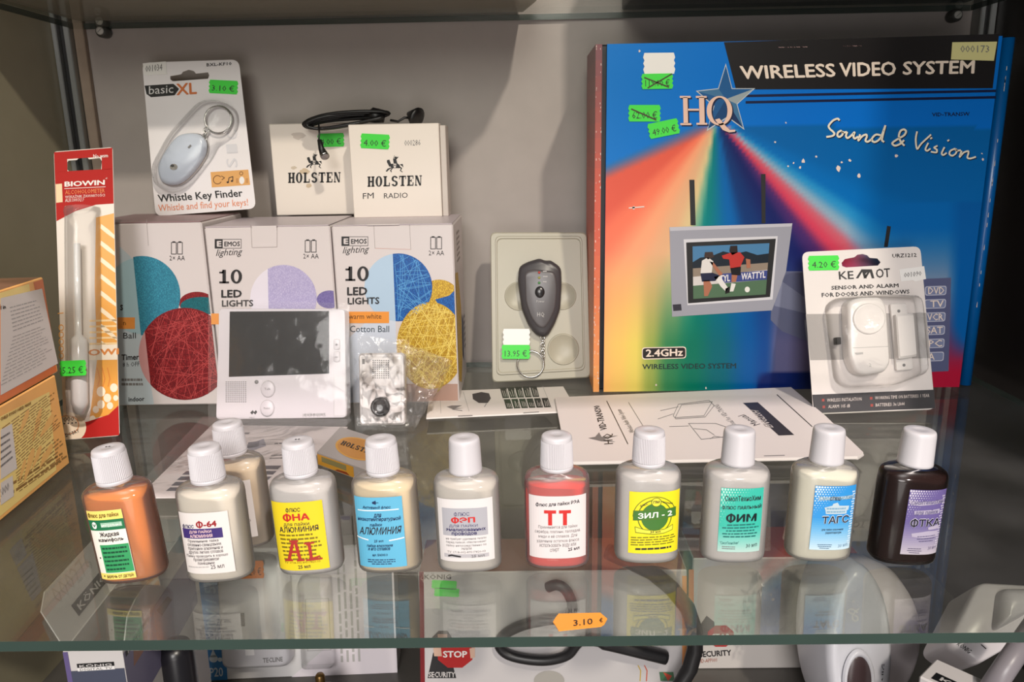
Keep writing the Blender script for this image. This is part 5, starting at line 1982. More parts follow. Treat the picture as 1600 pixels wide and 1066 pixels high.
def cap_mesh(ridged, dot):
    b = MB()
    CM = mat((198, 196, 199), 0.35)
    top = [(0.0084, 0.0718), (0.0082, 0.0732), (0.0079, 0.0740), (0.0072, 0.0745), (0.0030, 0.0746), (0.0026, 0.0744), (0.0006, 0.0744)]
    foot = [(0.0086, 0.0553), (0.0090, 0.0556), (0.0090, 0.0568), (0.0089, 0.0572)]
    if ridged:
        b.lathe(foot + [(0.0084, 0.0574)], CM, 60, cap1=False)
        b.lathe([(0.0084, 0.0572), (0.0090, 0.0578, 0.0003), (0.0085, 0.0716, 0.0003), (0.0082, 0.0722)], CM, 116, cap0=False, cap1=False, smooth=False)
        b.lathe(top, CM, 60, cap0=False)
    else:
        b.lathe(foot + top, CM, 72)
    if dot:
        F = Face(V3((0, 0, 0.0745)), X, Y)
        for dx in (-0.0008, 0.0008):
            b.fp(F, [(dx + 0.0006 * math.cos(k), 0.0005 + 0.0006 * math.sin(k)) for k in (0, 1, 2, 3, 4, 5)], BLACK, 0.0003, raw=True)
    return b


LABELS = {}


def label(fn):
    LABELS[fn.__name__] = fn
    return fn


def base(b, F, c, r=0.5):
    m_ = mat(c, r)
    b.fp(F, [(0, 1), (1, 1), (1, 0), (0, 0)], m_, 0.0001)
    return m_


DK = mat((40, 36, 44), 0.5)
MAR = mat((150, 28, 34), 0.45)
NV = mat((48, 42, 92), 0.45)


@label
def rosin(b, F):
    base(b, F, (232, 228, 216))
    yl = mat((238, 214, 110), 0.5)
    b.rect(F, 0, 0, 1, .13, yl, 0.00016)
    b.rect(F, 0, .91, 1, 1, yl, 0.00016)
    b.text(F, 'Флюс для пайки', (.04, .09), (.9, .09), .025, mat((110, 85, 30)), 0.02, 0.0003, 1)
    g = mat((30, 110, 70), 0.45)
    b.rect(F, 0, .13, 1, .28, g, 0.00018)
    b.disc(F, .17, .205, .07, .05, WHITE, 0.00026, 18)
    b.line(F, [(.13, .19), (.17, .22), (.21, .19)], .018, g, 0.00032)
    b.rect(F, .36, .17, .94, .235, mat((150, 190, 165)), 0.00026)
    b.text(F, 'нейтральный', (.38, .225), (.92, .225), .18, mat((230, 238, 230)), 0.01, 0.0003, 1)
    b.text(F, 'Жидкая', (.27, .37), (.8, .365), .305, DK, 0.025, 0.0003)
    b.text(F, 'канифоль', (.2, .44), (.9, .44), .385, DK, 0.025, 0.0003)
    b.rect(F, .19, .49, .99, .90, mat((52, 150, 92), 0.45), 0.00018)
    b.dashes(F, [(.24, .51), (.96, .51), (.96, .88), (.24, .88)], 6, mat((20, 72, 48)), 3, 0.42, 0.0003)
    b.text(F, 'БЕРЕЧЬ ОТ ДЕТЕЙ!', (.2, .975), (.95, .975), .925, mat((60, 50, 20)), 0.02, 0.0003, 1)
    for y in (.68, .95):
        b.disc(F, .12, y, .02, .012, BLACK, 0.0003, 8)


@label
def f64(b, F):
    base(b, F, (216, 211, 207))
    b.text(F, 'ФЛЮС', (.07, .245), (.31, .24), .185, NV, 0.01, 0.0003, 1)
    b.text(F, 'Ф-64', (.36, .235), (.77, .225), .125, MAR, 0.04, 0.0003)
    b.rect(F, .05, .255, .86, .415, mat((58, 42, 108), 0.45), 0.00018)
    pk = mat((226, 196, 200))
    b.text(F, 'ДЛЯ ПАЙКИ', (.2, .325), (.65, .32), .27, pk, 0.03, 0.0003, 1)
    b.text(F, 'АЛЮМИНИЯ', (.2, .4), (.66, .395), .345, pk, 0.03, 0.0003, 1)
    b.text(F, 'Применение: пайка', (.14, .478), (.76, .472), .432, DK, 0.0, 0.0003, 1)
    b.text(F, 'оловянно-свинцовыми', (.12, .542), (.8, .535), .5, DK, 0.0, 0.0003, 1)
    b.text(F, 'припоями алюминия и', (.12, .604), (.82, .596), .562, DK, 0.0, 0.0003, 1)
    b.text(F, 'других легких сплавов', (.12, .664), (.82, .656), .622, DK, 0.0, 0.0003, 1)
    b.text(F, 'Пайку проводить в хорошо', (.06, .726), (.9, .716), .682, DK, 0.0, 0.0003, 1)
    b.text(F, 'проветриваемом', (.2, .786), (.72, .78), .744, DK, 0.0, 0.0003, 1)
    b.text(F, 'помещении', (.28, .845), (.62, .84), .806, DK, 0.0, 0.0003, 1)
    b.dashes(F, [(.06, .87), (.5, .865), (.5, .9), (.06, .91)], 1, LGREY, 4, 0.5, 0.0003, 0)
    b.text(F, '25 мл', (.53, .92), (.8, .91), .855, DK, 0.0, 0.0003)


@label
def fna(b, F):
    base(b, F, (222, 198, 30))
    b.text(F, 'ФЛЮС', (.3, .135), (.58, .13), .075, DK, 0.01, 0.0003)
    b.text(F, 'ФНА', (.22, .265), (.74, .258), .155, mat((190, 40, 34)), 0.045, 0.0003)
    b.text(F, 'для пайки', (.22, .34), (.72, .335), .285, DK, 0.0, 0.0003)
    b.text(F, 'АЛЮМИНИЯ', (.12, .435), (.88, .42), .355, DK, 0.02, 0.0003)
    b.dashes(F, [(.1, .45), (.92, .44), (.92, .85), (.14, .86)], 7, mat((120, 105, 20)), 6, 0.45, 0.00022)
    A_ = mat((165, 45, 40))
    for dx in (-.02, .0, .02):
        b.line(F, [(.24 + dx, .83), (.36 + dx, .57), (.41 + dx, .57), (.46 + dx, .83)], .022, A_, 0.0004)
        b.line(F, [(.64 + dx, .62), (.67 + dx, .62), (.68 + dx, .83), (.84, .80)], .022, A_, 0.0004)
    b.line(F, [(.29, .72), (.44, .72)], .03, A_, 0.0004)
    for x0, x1, y in ((.16, .31, .845), (.4, .54, .845), (.58, .88, .845), (.3, .46, .56), (.58, .76, .6)):
        b.line(F, [(x0, y), (x1, y - .005)], .026, A_, 0.0004)
    b.text(F, 'ТУ 1718-002-89517820-03', (.14, .895), (.84, .89), .865, mat((110, 95, 20)), 0.0, 0.0003, 1)
    b.text(F, '25 мл', (.4, .968), (.64, .962), .918, DK, 0.01, 0.0003)


@label
def alum(b, F):
    base(b, F, (92, 172, 205))
    NB = mat((24, 44, 84))
    b.line(F, [(.46, .085), (.4, .072), (.46, .055)], .025, NB, 0.0003)
    b.line(F, [(.4, .072), (.52, .072)], .008, NB, 0.0003)
    b.text(F, 'Активный флюс', (.18, .155), (.76, .155), .115, NB, 0.015, 0.0003, 1, shear=.15)
    W_ = mat((215, 228, 232))
    b.line(F, [(.07, .185), (.92, .175)], .016, W_, 0.0003)
    b.text(F, 'для', (.4, .275), (.55, .275), .225, NB, 0.025, 0.0003, 1, shear=.15)
    b.text(F, 'низкотемпературной', (.05, .33), (.94, .325), .275, NB, 0.025, 0.0003, 1, shear=.15)
    b.text(F, 'пайки', (.3, .405), (.55, .4), .36, NB, 0.025, 0.0003, 1, shear=.15)
    b.text(F, 'АЛЮМИНИЯ', (.06, .525), (.92, .515), .42, DK, 0.02, 0.0003, 2, shear=.2)
    b.line(F, [(.0, .575), (.24, .6)], .018, W_, 0.0003)
    b.line(F, [(.68, .61), (.98, .585)], .018, W_, 0.0003)
    b.text(F, '25 мл', (.36, .63), (.55, .63), .595, NB, 0.02, 0.0003, 1, shear=.15)
    b.text(F, 'пайка алюминия', (.2, .7), (.74, .695), .66, NB, 0.02, 0.0003, 1, shear=.15)
    b.text(F, 'и его сплавов', (.22, .75), (.68, .745), .71, NB, 0.02, 0.0003, 1, shear=.15)
    b.text(F, 'арт. БАО0513', (.3, .83), (.62, .828), .798, NB, 0.015, 0.0003, 1)
    b.dashes(F, [(.16, .87), (.8, .87), (.8, .96), (.16, .96)], 3, NB, 3, 0.4, 0.0003, .4, True)


@label
def fep(b, F):
    base(b, F, (214, 210, 209))
    b.rect(F, .08, .14, .9, .58, mat((168, 168, 174)), 0.00018)
    b.text(F, 'ФЛЮС', (.3, .26), (.58, .255), .2, NV, 0.0, 0.0003)
    b.text(F, 'ФЭП', (.24, .37), (.68, .365), .275, mat((196, 40, 36)), 0.05, 0.0003)
    b.text(F, 'ДЛЯ ПАЙКИ', (.2, .44), (.72, .435), .388, NV, 0.0, 0.0003)
    b.text(F, 'эмалированных', (.14, .505), (.86, .5), .462, NV, 0.03, 0.0003, 1)
    b.text(F, 'проводов', (.24, .565), (.7, .56), .522, NV, 0.03, 0.0003, 1)
    for i, s_ in enumerate(('не требует удаления эмали', 'перед пайкой, обеспечивает', 'пайку непосредственно по', 'эмали')):
        y = .645 + i * .054
        k = .0 if i < 3 else .27
        b.text(F, s_, (.13 + k, y), (.86 - k, y - .006), y - .036, GREY, 0.0, 0.0003, 1)
    b.text(F, 'ТУ 1718-002-89517820-03', (.14, .86), (.84, .855), .826, GREY, 0.0, 0.0003, 1)
    b.rect(F, .08, .875, .9, .935, mat((178, 176, 180)), 0.00018)
    b.line(F, [(.16, .91), (.22, .895), (.38, .915)], .025, INK, 0.0003)
    b.text(F, '25 мл', (.58, .93), (.82, .925), .89, GREY, 0.02, 0.0003, 1)


@label
def tt(b, F):
    base(b, F, (216, 209, 208))
    b.text(F, 'Флюс для пайки РЭА', (.12, .165), (.88, .12), (.12, .105), DK, 0.015, 0.0003, 1)
    r = mat((196, 40, 36))
    for x in (.26, .52):
        b.rect(F, x, .22, x + .21, .27, r, 0.0003)
        b.rect(F, x + .07, .22, x + .14, .46, r, 0.0003)
    for i, s_ in enumerate(('Применяется для пайки', 'серебра, платины, палладия,', 'меди и её сплавов. Для', 'удаления остатков флюса', 'использовать воду или', 'спирт')):
        y = .515 + i * .075
        k = (.06, .0, .06, .03, .08, .26)[i]
        b.text(F, s_, (.1 + k, y), (.9 - k - (.12 if i == 5 else 0), y - .014), (.1 + k, y - .05), GREY, 0.0, 0.0003, 1)
    b.text(F, '25 мл', (.68, .88), (.88, .868), (.68, .83), DK, 0.02, 0.0003, 1)


@label
def zil(b, F):
    base(b, F, (226, 212, 30))
    g = mat((62, 112, 44))
    dg = mat((90, 110, 30))
    b.ring(F, .5, .4, .34, .28, .02, dg, 0.0002, 36)
    b.ring(F, .5, .4, .43, .33, .015, dg, 0.0002, 36, math.pi, 2 * math.pi)
    b.disc(F, .5, .4, .27, .22, g, 0.00026, 30)
    b.fp(F, [(.08, .3), (.92, .26), (.92, .41), (.08, .46)], mat((84, 112, 34)), 0.00032)
    b.fp(F, [(.09, .31), (.91, .27), (.91, .40), (.09, .45)], g, 0.00036)
    b.text(F, 'ЗИЛ - 2', (.17, .425), (.84, .385), (.17, .335), mat((235, 236, 225)), 0.03, 0.00046)
    b.disc(F, .52, .16, .1, .075, mat((236, 224, 60)), 0.0003, 20)
    b.ring(F, .52, .16, .1, .075, .015, dg, 0.00036, 20)
    b.text(F, 'ПМ', (.46, .18), (.58, .175), .135, DK, 0.03, 0.0004, 1)
    b.text(F, 'флюс', (.22, .24), (.36, .19), (.2, .2), DK, 0.0, 0.0004, 1)
    b.text(F, 'активный', (.64, .17), (.84, .21), (.65, .14), DK, 0.0, 0.0004, 1)
    b.fp(F, [(.12, .56), (.3, .6), (.5, .615), (.7, .6), (.86, .54), (.86, .62), (.7, .66), (.5, .675), (.3, .66), (.14, .65)], mat((240, 230, 70)), 0.0003)
    b.line(F, [(.12, .56), (.3, .6), (.5, .615), (.7, .6), (.86, .54), (.86, .62), (.7, .66), (.5, .675), (.3, .66), (.14, .65), (.12, .56)], .01, dg, 0.0004)
    b.text(F, '30 мл', (.42, .655), (.62, .65), .62, DK, 0.02, 0.0005, 1)
    b.dashes(F, [(.05, .72), (.94, .69), (.94, .85), (.05, .88)], 4, mat((110, 110, 24)), 3, 0.42, 0.0003, 0.05)
    b.dashes(F, [(.14, .9), (.86, .88), (.86, .93), (.14, .95)], 1, DK, 5, 0.6, 0.0003, 0.02)


@label
def fim(b, F):
    base(b, F, (52, 178, 158))
    for i in range(14):
        f = i / 13
        b.rect(F, 0, .6 + i * .4 / 14, 1, .6 + (i + 1) * .4 / 14, mat((int(60 + 110 * f), int(180 + 22 * f), int(162 + 32 * f))), 0.00014)
    b.halftone(F, .03, .02, .98, .5, 15, 12, .026, -.012, mat((178, 222, 210)), .72)
    b.halftone(F, .03, .03, .35, .7, 5, 16, .02, -.004, mat((178, 222, 210)), .72)
    b.text(F, 'СмолТехноХим', (.1, .195), (.93, .185), .115, DK, 0.01, 0.0003)
    b.text(F, 'ФЛЮС ПАЯЛЬНЫЙ', (.05, .325), (.96, .31), .26, DK, 0.01, 0.0003, 1)
    b.text(F, 'ФИМ', (.15, .52), (.86, .51), .385, mat((14, 30, 34)), 0.04, 0.0004)
    b.dashes(F, [(.08, .55), (.94, .53), (.92, .77), (.06, .78)], 5, mat((24, 100, 96)), 5, 0.42, 0.0003, .4, True)
    b.text(F, '"СмолТехноХим"', (.05, .88), (.48, .87), .835, mat((24, 90, 90)), 0.0, 0.0003, 1)
    b.dashes(F, [(.1, .9), (.42, .9), (.42, .96), (.1, .96)], 2, GREY, 3, 0.4, 0.0003)
    b.text(F, '30 мл', (.66, .93), (.92, .915), .87, DK, -0.005, 0.0003, 1)


@label
def tags(b, F):
    base(b, F, (44, 140, 208))
    for i in range(14):
        f = i / 13
        b.rect(F, 0, .5 + i * .5 / 14, 1, .5 + (i + 1) * .5 / 14, mat((int(56 + 130 * f), int(146 + 66 * f), int(208 + 16 * f))), 0.00014)
    DT = mat((200, 220, 232))
    b.halftone(F, .03, .02, .98, .55, 15, 15, .03, -.012, DT, .62)
    b.halftone(F, .92, .1, 1.0, .95, 2, 22, .02, .02, DT, .62)
    sc_ = mat((178, 196, 205), 0.6)
    b.fp(F, [(.1, .17), (.95, .15), (.95, .2), (.1, .22)], sc_, 0.00026)
    b.text(F, 'СмолТехноХим', (.12, .215), (.94, .2), .155, mat((90, 140, 170)), 0.01, 0.0003, 1)
    b.text(F, 'СПЕЦ', (.36, .215), (.6, .21), .165, DK, 0.02, 0.0004, 1)
    b.fp(F, [(.45, .27), (.55, .25), (.6, .3), (.85, .31), (.84, .37), (.8, .38), (.8, .43), (.3, .43), (.28, .37), (.25, .33), (.43, .3)], sc_, 0.00026)
    b.dashes(F, [(.3, .32), (.8, .32), (.78, .42), (.32, .42)], 2, mat((120, 160, 185)), 3, 0.5, 0.00034)
    b.text(F, 'ТАГС', (.22, .585), (.88, .57), .455, mat((200, 215, 225)), 0.06, 0.00034)
    b.text(F, 'ТАГС', (.23, .58), (.87, .565), .465, mat((20, 24, 44)), 0.02, 0.00044)
    b.text(F, 'для пайки алюминия', (.24, .69), (.76, .685), .655, DK, 0.0, 0.0003, 1)
    b.text(F, 'радиаппаратуры', (.34, .74), (.72, .735), .71, DK, 0.0, 0.0003, 1)
    b.dashes(F, [(.16, .9), (.54, .9), (.5, .99), (.2, .98)], 3, mat((80, 110, 140)), 3, 0.4, 0.0003, .3, True)
    b.text(F, '30 мл', (.68, .965), (.92, .95), .91, mat((120, 150, 175)), 0.0, 0.0003, 1)


@label
def ftka(b, F):
    base(b, F, (98, 86, 140))
    for i in range(14):
        f = i / 13
        b.rect(F, 0, .5 + i * .5 / 14, 1, .5 + (i + 1) * .5 / 14, mat((int(100 + 76 * f), int(90 + 80 * f), int(140 + 40 * f))), 0.00014)
    DT = mat((198, 194, 208))
    b.halftone(F, .03, .02, .98, .55, 15, 15, .03, -.012, DT, .62)
    b.halftone(F, .9, .1, 1.0, .95, 2, 22, .02, .02, DT, .62)
    sc_ = mat((165, 158, 178), 0.6)
    b.fp(F, [(.02, .16), (.3, .18), (.95, .15), (.95, .2), (.3, .24), (.1, .23), (.02, .2)], sc_, 0.00026)
    b.text(F, 'СмолТехноХим', (.08, .225), (.92, .2), .165, mat((110, 104, 140)), 0.01, 0.00034, 1)
    b.fp(F, [(.18, .32), (.85, .29), (.86, .36), (.2, .38)], sc_, 0.00026)
    b.text(F, 'для пайки', (.22, .375), (.8, .355), .31, mat((110, 104, 140)), 0.01, 0.00034, 1)
    b.text(F, 'ФТКА', (.12, .565), (.92, .55), .425, mat((190, 186, 205)), 0.06, 0.00034)
    b.text(F, 'ФТКА', (.13, .56), (.91, .545), .435, mat((18, 16, 30)), 0.02, 0.00044)
    b.fp(F, [(.6, .57), (.92, .53), (.92, .6), (.62, .61)], sc_, 0.0003)
    b.fp(F, [(.2, .67), (.6, .63), (.9, .63), (.92, .72), (.5, .74), (.22, .72)], sc_, 0.00026)
    b.dashes(F, [(.34, .7), (.86, .68), (.86, .8), (.36, .81)], 3, mat((90, 84, 118)), 3, 0.35, 0.0003, .3, True)
    b.dashes(F, [(.12, .89), (.56, .89), (.5, .99), (.2, .98)], 3, mat((90, 84, 110)), 5, 0.35, 0.0003, .3, True)
    b.text(F, '30 мл', (.7, .93), (.93, .915), .875, mat((120, 112, 140)), 0.0, 0.0003, 1)


# base point, tilt, liquid colour, see-through share of liquid and of shell, liquid level, label and its place on the front, cap style
FLUX = [
    ('rosin', (-0.2150, 0.0484), -0.07, 4, (236, 140, 52), 0.12, 0.92, 0.0505, (-.78, .30), (.05, .80), 1, 1, 'amber bottle with a green, white and yellow label, first from the left'),
    ('f64', (-0.1672, 0.0481), -0.025, 3, (244, 234, 214), 0.16, 0.80, 0.0505, (-.86, .62), (.10, .76), 1, 0, 'cloudy bottle with a white label reading Ф-64, in the front row'),
    ('f64', (-0.1675, 0.0850), -0.04, 0, (244, 222, 186), 0.18, 0.82, 0.0505, (-.80, .68), (.12, .78), 1, 0, 'bottle standing behind the others, its Ф-64 label half hidden'),
    ('fna', (-0.1190, 0.0549), -0.035, 2, (224, 219, 212), 0.2, 0.72, 0.0505, (-.90, .66), (.05, .80), 1, 1, 'bottle with a yellow label reading ФНА'),
    ('alum', (-0.0756, 0.0560), -0.022, 0, (248, 226, 180), 0.16, 0.82, 0.0505, (-.86, .60), (.06, .83), 1, 0, 'bottle with a sky blue label and yellowish liquid'),
    ('fep', (-0.0315, 0.0558), -0.014, 0, (228, 220, 204), 0.2, 0.72, 0.0505, (-.86, .80), (.12, .80), 0, 0, 'bottle with a white and grey label reading ФЭП in red'),
    ('tt', (0.0169, 0.0582), 0, 0, (250, 58, 44), 0.1, 0.86, 0.0470, (-.86, .86), (.12, .80), 1, 0, 'bottle of red liquid with a white label reading ТТ'),
    ('zil', (0.0669, 0.0632), 0.006, 0, (224, 219, 212), 0.24, 0.7, 0.0505, (-.64, .92), (.11, .79), 1, 0, 'bottle with a yellow and green label reading ЗИЛ - 2'),
    ('fim', (0.1148, 0.0629), 0.014, 0, (224, 219, 212), 0.24, 0.7, 0.0505, (-.60, .70), (.12, .82), 0, 0, 'bottle with a turquoise label reading ФИМ'),
    ('tags', (0.1625, 0.0633), 0.022, 0, (244, 240, 216), 0.14, 0.80, 0.0505, (-.48, .80), (.13, .83), 0, 0, 'bottle with a bright blue dotted label reading ТАГС'),
    ('ftka', (0.2068, 0.0584), 0.045, 0, (40, 24, 22), 0.03, 0.93, 0.0505, (-.34, .84), (.12, .82), 0, 0, 'dark brown bottle with a violet label, last on the right'),
]
for key, (bx, by), tilt, rz, lc, lclear, sclear, lev, (u0, u1), (v0, v1), ridged, dot, lab in FLUX:
    t = thing('flux_bottle', V3((bx, by + BBD + 0.0008, 0.0002)), lab, 'bottle', 'row of small flux bottles')
    t.rotation_euler = (0, tilt, math.radians(rz))
    ROOT[t.name] = V3((0, 0, 0))
    bdy = body_mesh(frosted('bottle_plastic', (70, 48, 42) if key == 'ftka' else (236, 233, 230), sclear, 0.28, 0.2, True)).build('bottle_body', t)
    lq = liquid_mesh(frosted('liquid', lc, lclear, 0.1, 0.15), lev).build('liquid', t)
    if key in ('rosin', 'tt', 'ftka'):
        lq['label'] = {'rosin': 'amber liquid', 'tt': 'red liquid', 'ftka': 'dark brown liquid'}[key]
    cap_mesh(ridged, dot).build('screw_cap', t)
    b = MB()
    F = BentFace(u0 * BA, u1 * BA, 0.0515 * v0 + 0.001, 0.0545 * v1, BA + 0.0001, BBD + 0.0001, BN)
    LABELS[key](b, F)
    b.build('paper_label', bdy)
# ================================================================== goods on the lower level, seen under and through the glass
FL = -0.2549
LW = mat((198, 194, 194), 0.4)
KPUR = mat((96, 84, 130), 0.4)
# open digital television carton at the left
t = thing('adapter_carton', V3((-0.28, 0.15, FL)), 'opened white and violet carton with a raised flap, under the amber bottle', 'box')
A, B_ = ony(98, 1018, 0.105), ony(192, 1022, 0.108)
zt = A.z
A.z = B_.z = FL
F = lean_w(A, B_, 0.0)
wd, dep, hh = (B_ - A).length, 0.14, zt - FL
b = MB()
for O, U_, W_, sx, sy in ((F.O, F.U, F.N, wd, .0012), (F.O - F.N * dep, F.U, F.N, wd, .0012)):
    b.box(O - F.N * 0.0012, U_, W_, Z, sx, sy, hh, LW, 0.0002)
for k in (0, 1):
    b.box(F.O + F.U * (k * (wd - .0012)) - F.N * dep, F.U, F.N, Z, 0.0012, dep - 0.0012, hh, LW, 0.0002)
b.box(F.O - F.N * (dep - .0012) + F.U * .0012, F.U, F.N, Z, wd - .0024, dep - .0024, 0.0012, BLACK, 0.0002)
b.fp(F, [(0.0, hh - .0005), (0.003, hh - .0005), (0.003, 0), (0, 0)], KPUR, 0.0003, raw=True)
F.map = lambda x, y: (x * wd, hh - y * wd)
b.rect(F, .2, .26, .83, .34, BLACK, 0.0003)
b.text(F, 'KÖNIG', (.24, .328), (.79, .328), .272, LW, 0.02, 0.0005)
b.rect(F, .2, .345, .83, .41, mat((225, 222, 222)), 0.0003)
b.text(F, 'DIGITAL TV', (.24, .4), (.79, .4), .355, GREY, 0.0, 0.0005, 1)
b.rect(F, .03, .40, .99, 1.4, mat((70, 74, 92), 0.4), 0.00025)
RS = Face(F.O + F.U * wd, -F.N, Z)
RS.map = lambda x, y: (x * dep, hh - y * wd)
b.fp(RS, [(0, 0.12), (.95, .12), (.95, 1.4), (0, 1.4)], mat((120, 116, 146), 0.4), 0.0002)
b.rect(RS, .02, .14, .3, .24, BLACK, 0.0003)
b.text(RS, 'KÖNIG', (.04, .225), (.28, .225), .16, LW, 0.02, 0.0005, 1)
b.fp(RS, [(.1, .3), (.2, .26), (.28, .34), (.24, .6), (.08, .6)], mat((150, 110, 96)), 0.0003)
b.fp(RS, [(.3, .2), (.36, .2), (.36, .8), (.3, .8)], mat((80, 130, 180)), 0.0003)
b.fp(RS, [(.4, .25), (.55, .3), (.6, .5), (.45, .5)], mat((60, 46, 40)), 0.0003)
b.build('carton', t)
# side flaps standing up, leaning outward
for nm, O, lx, sgn in (('flap', F.O - F.N * 0.002, 0, -1), ('flap', F.O + F.U * wd - F.N * 0.002, 1, 1)):
    Vv = (Z * 0.90 + F.U * (-0.42 if sgn < 0 else 0.16)).normalized()
    G = Face(O + Z * (hh - .001), -F.N, Vv)
    G.map = lambda x, y: (x * dep, y * (0.036 if sgn < 0 else 0.024))
    b = MB()
    b.card(G, [(0.01, 0), (.97, 0), (.93, .85), (.8, 1), (.12, 1), (.03, .8)], LW, 0.0008)
    G2 = Face(G.O, G.U, G.V)
    G2.map = G.map
    if sgn < 0:
        b.text(G2, '000276', (.14, .62), (.5, .62), .95, LGREY, 0.0, 0.0003, 1)
        b.rect(G2, .2, .2, .55, .45, BLACK, 0.0003)
        b.text(G2, 'KÖNIG', (.23, .25), (.52, .25), .41, LW, 0.02, 0.0005, 1)
    b.build(nm, t)
# dark thing standing right behind it
b = MB()
c = ony(278, 1040, 0.170)
b.lathe([(0.010, 0), (0.0125, 0.01), (0.0125, c.z + 0.012 - FL), (0.010, c.z + 0.018 - FL), (0.004, c.z + 0.020 - FL)], mat((26, 25, 30), 0.3), 32, org=V3((c.x, c.y, FL)))
tag(b.build('speaker', loc=V3((c.x, c.y, FL))), 'dark rounded unit standing right of the opened carton, under the shelf', 'speaker')

# white lamp box with blue stripe
A, B_ = onz(319, 1064, FL), onz(621, 1051, FL)
F = lean_w(A, B_, 0.16)
t = thing('lamp_carton', A, 'white carton with a blue stripe reading 220V and IP20, under the shelf', 'box')
tl = F.map(334, 893)
wd, hh = (B_ - A).length, 0.125
b = MB()
b.box(F.O - F.N * 0.03, F.U, F.N, F.V, wd, 0.03, hh, mat((208, 206, 206), 0.4), 0.0008)
F.map = lambda x, y: (x * wd, hh * (1 - y))
BLS_ = mat((52, 120, 178), 0.4)
b.rect(F, 0.0, 0.0, .12, 1, BLS_, 0.0002)
W8 = mat((205, 215, 222))
b.text(F, '220V / 50Hz', (.085, .72), (.085, .05), (.03, .72), mat((120, 170, 210)), 0.02, 0.0004)
b.text(F, 'IP20', (.02, .97), (.1, .97), .90, W8, 0.02, 0.0004)
b.disc(F, .055, .83, .022, .03, W8, 0.0004, 18)
b.fp(F, [(.037, .82), (.073, .82), (.055, .755)], W8, 0.0004)
b.disc(F, .088, .84, .012, .017, W8, 0.0004, 14)
b.fp(F, [(.45, 1), (.62, .8), (.62, 0.02), (1, 0.02), (1, 1)], mat((222, 214, 220), 0.4), 0.00025)
b.dashes(F, [(.70, .9), (.70, .1), (.82, .1), (.82, .9)], 4, LGREY, 4, 0.4, 0.0004)
b.rect(F, .86, .05, .99, .75, mat((110, 118, 128), 0.4), 0.0003)
b.build('carton', t)
b = MB()
b.loft(F, rounded([(.125, .04), (.47, .04), (.47, .86), (.125, .86)], .06), [(1.02, 0.0005), (1, 0.014), (0.9, 0.02)], mat((214, 212, 216), 0.3))
b.fp(F, [(.24, .42), (.26, .42), (.26, .52), (.24, .52)], INK, 0.0203)
b.rect(F, .255, .62, .30, .74, mat((230, 228, 228)), 0.0203)
b.text(F, 'TECLINE', (.34, .80), (.44, .795), .765, GREY, 0.02, 0.0204, 1)
b.build('lamp_body', t)
b = MB()
b.loft(F, rounded([(.52, .22), (.68, .22), (.68, .9), (.52, .9)], .03), [(1.02, 0.0005), (1, 0.012), (0.92, 0.016)], BLISTER)
b.box_outline(F, .54, .4, .66, .8, .004, LGREY, 0.0006)
b.build('blister', t)
G = UVFace(F.O, F.U, F.V, wd, hh)
sticker(G, t, .31, .10, .12, .13, 0.0, mat((245, 140, 60)), '18.20 €', 0.0206)

# brass stud
c = ony(500, 1058, 0.266)
t = thing('brass_fitting', V3((c.x, c.y, FL)), 'small dark brass fitting with an upright stud, below the front edge of the shelf', 'fitting')
BR = mat((120, 92, 52), 0.35, 0.8)
b = MB()
b.lathe([(0.021, 0), (0.022, 0.006), (0.018, 0.016), (0.010, 0.022), (0.006, 0.024)], mat((70, 58, 44), 0.4, 0.6), 36, org=V3((c.x, c.y, FL)))
bs = b.build('base', t)
b = MB()
b.lathe([(0.0042, 0.022), (0.0042, 0.035), (0.003, 0.037)], BR, 20, org=V3((c.x, c.y, FL)))
b.build('stud', bs)


def guard(b, F, s_, cx, cy):
    """printed figure holding up a red stop sign"""
    P_ = lambda L: [(cx + x * s_, cy + y * s_) for x, y in L]
    b.fp(F, P_([(-22, -14), (-10, -26), (6, -26), (14, -14), (10, 4), (-18, 4)]), mat((70, 60, 56)), 0.0002)
    b.fp(F, P_([(-12, -20), (6, -20), (6, 0), (-10, 0)]), mat((176, 140, 122)), 0.00026)
    b.fp(F, P_([(-20, 14), (10, 14), (22, 60), (-30, 60)]), mat((40, 38, 40)), 0.0003)
    b.fp(F, P_([(20 + 34 * math.cos(a), 16 + 27 * math.sin(a)) for a in [math.pi / 8 + k * math.pi / 4 for k in range(8)]]), mat((176, 34, 34)), 0.0004)
    b.text(F, 'STOP', P_([(-2, 22)])[0], P_([(42, 22)])[0], P_([(0, 10)])[0][1], mat((230, 222, 218)), 0.04, 0.0006)
    b.fp(F, P_([(-20, 2), (-6, 2), (-4, 20), (-18, 20)]), mat((206, 170, 150)), 0.0005)
    b.fp(F, P_([(46, 6), (56, 4), (56, 22), (48, 24)]), mat((206, 170, 150)), 0.0005)
    b.text(F, 'SECURITY', P_([(-28, 58)])[0], P_([(20, 58)])[0], P_([(-28, 48)])[0][1], mat((205, 200, 198)), 0.03, 0.0006, 1)


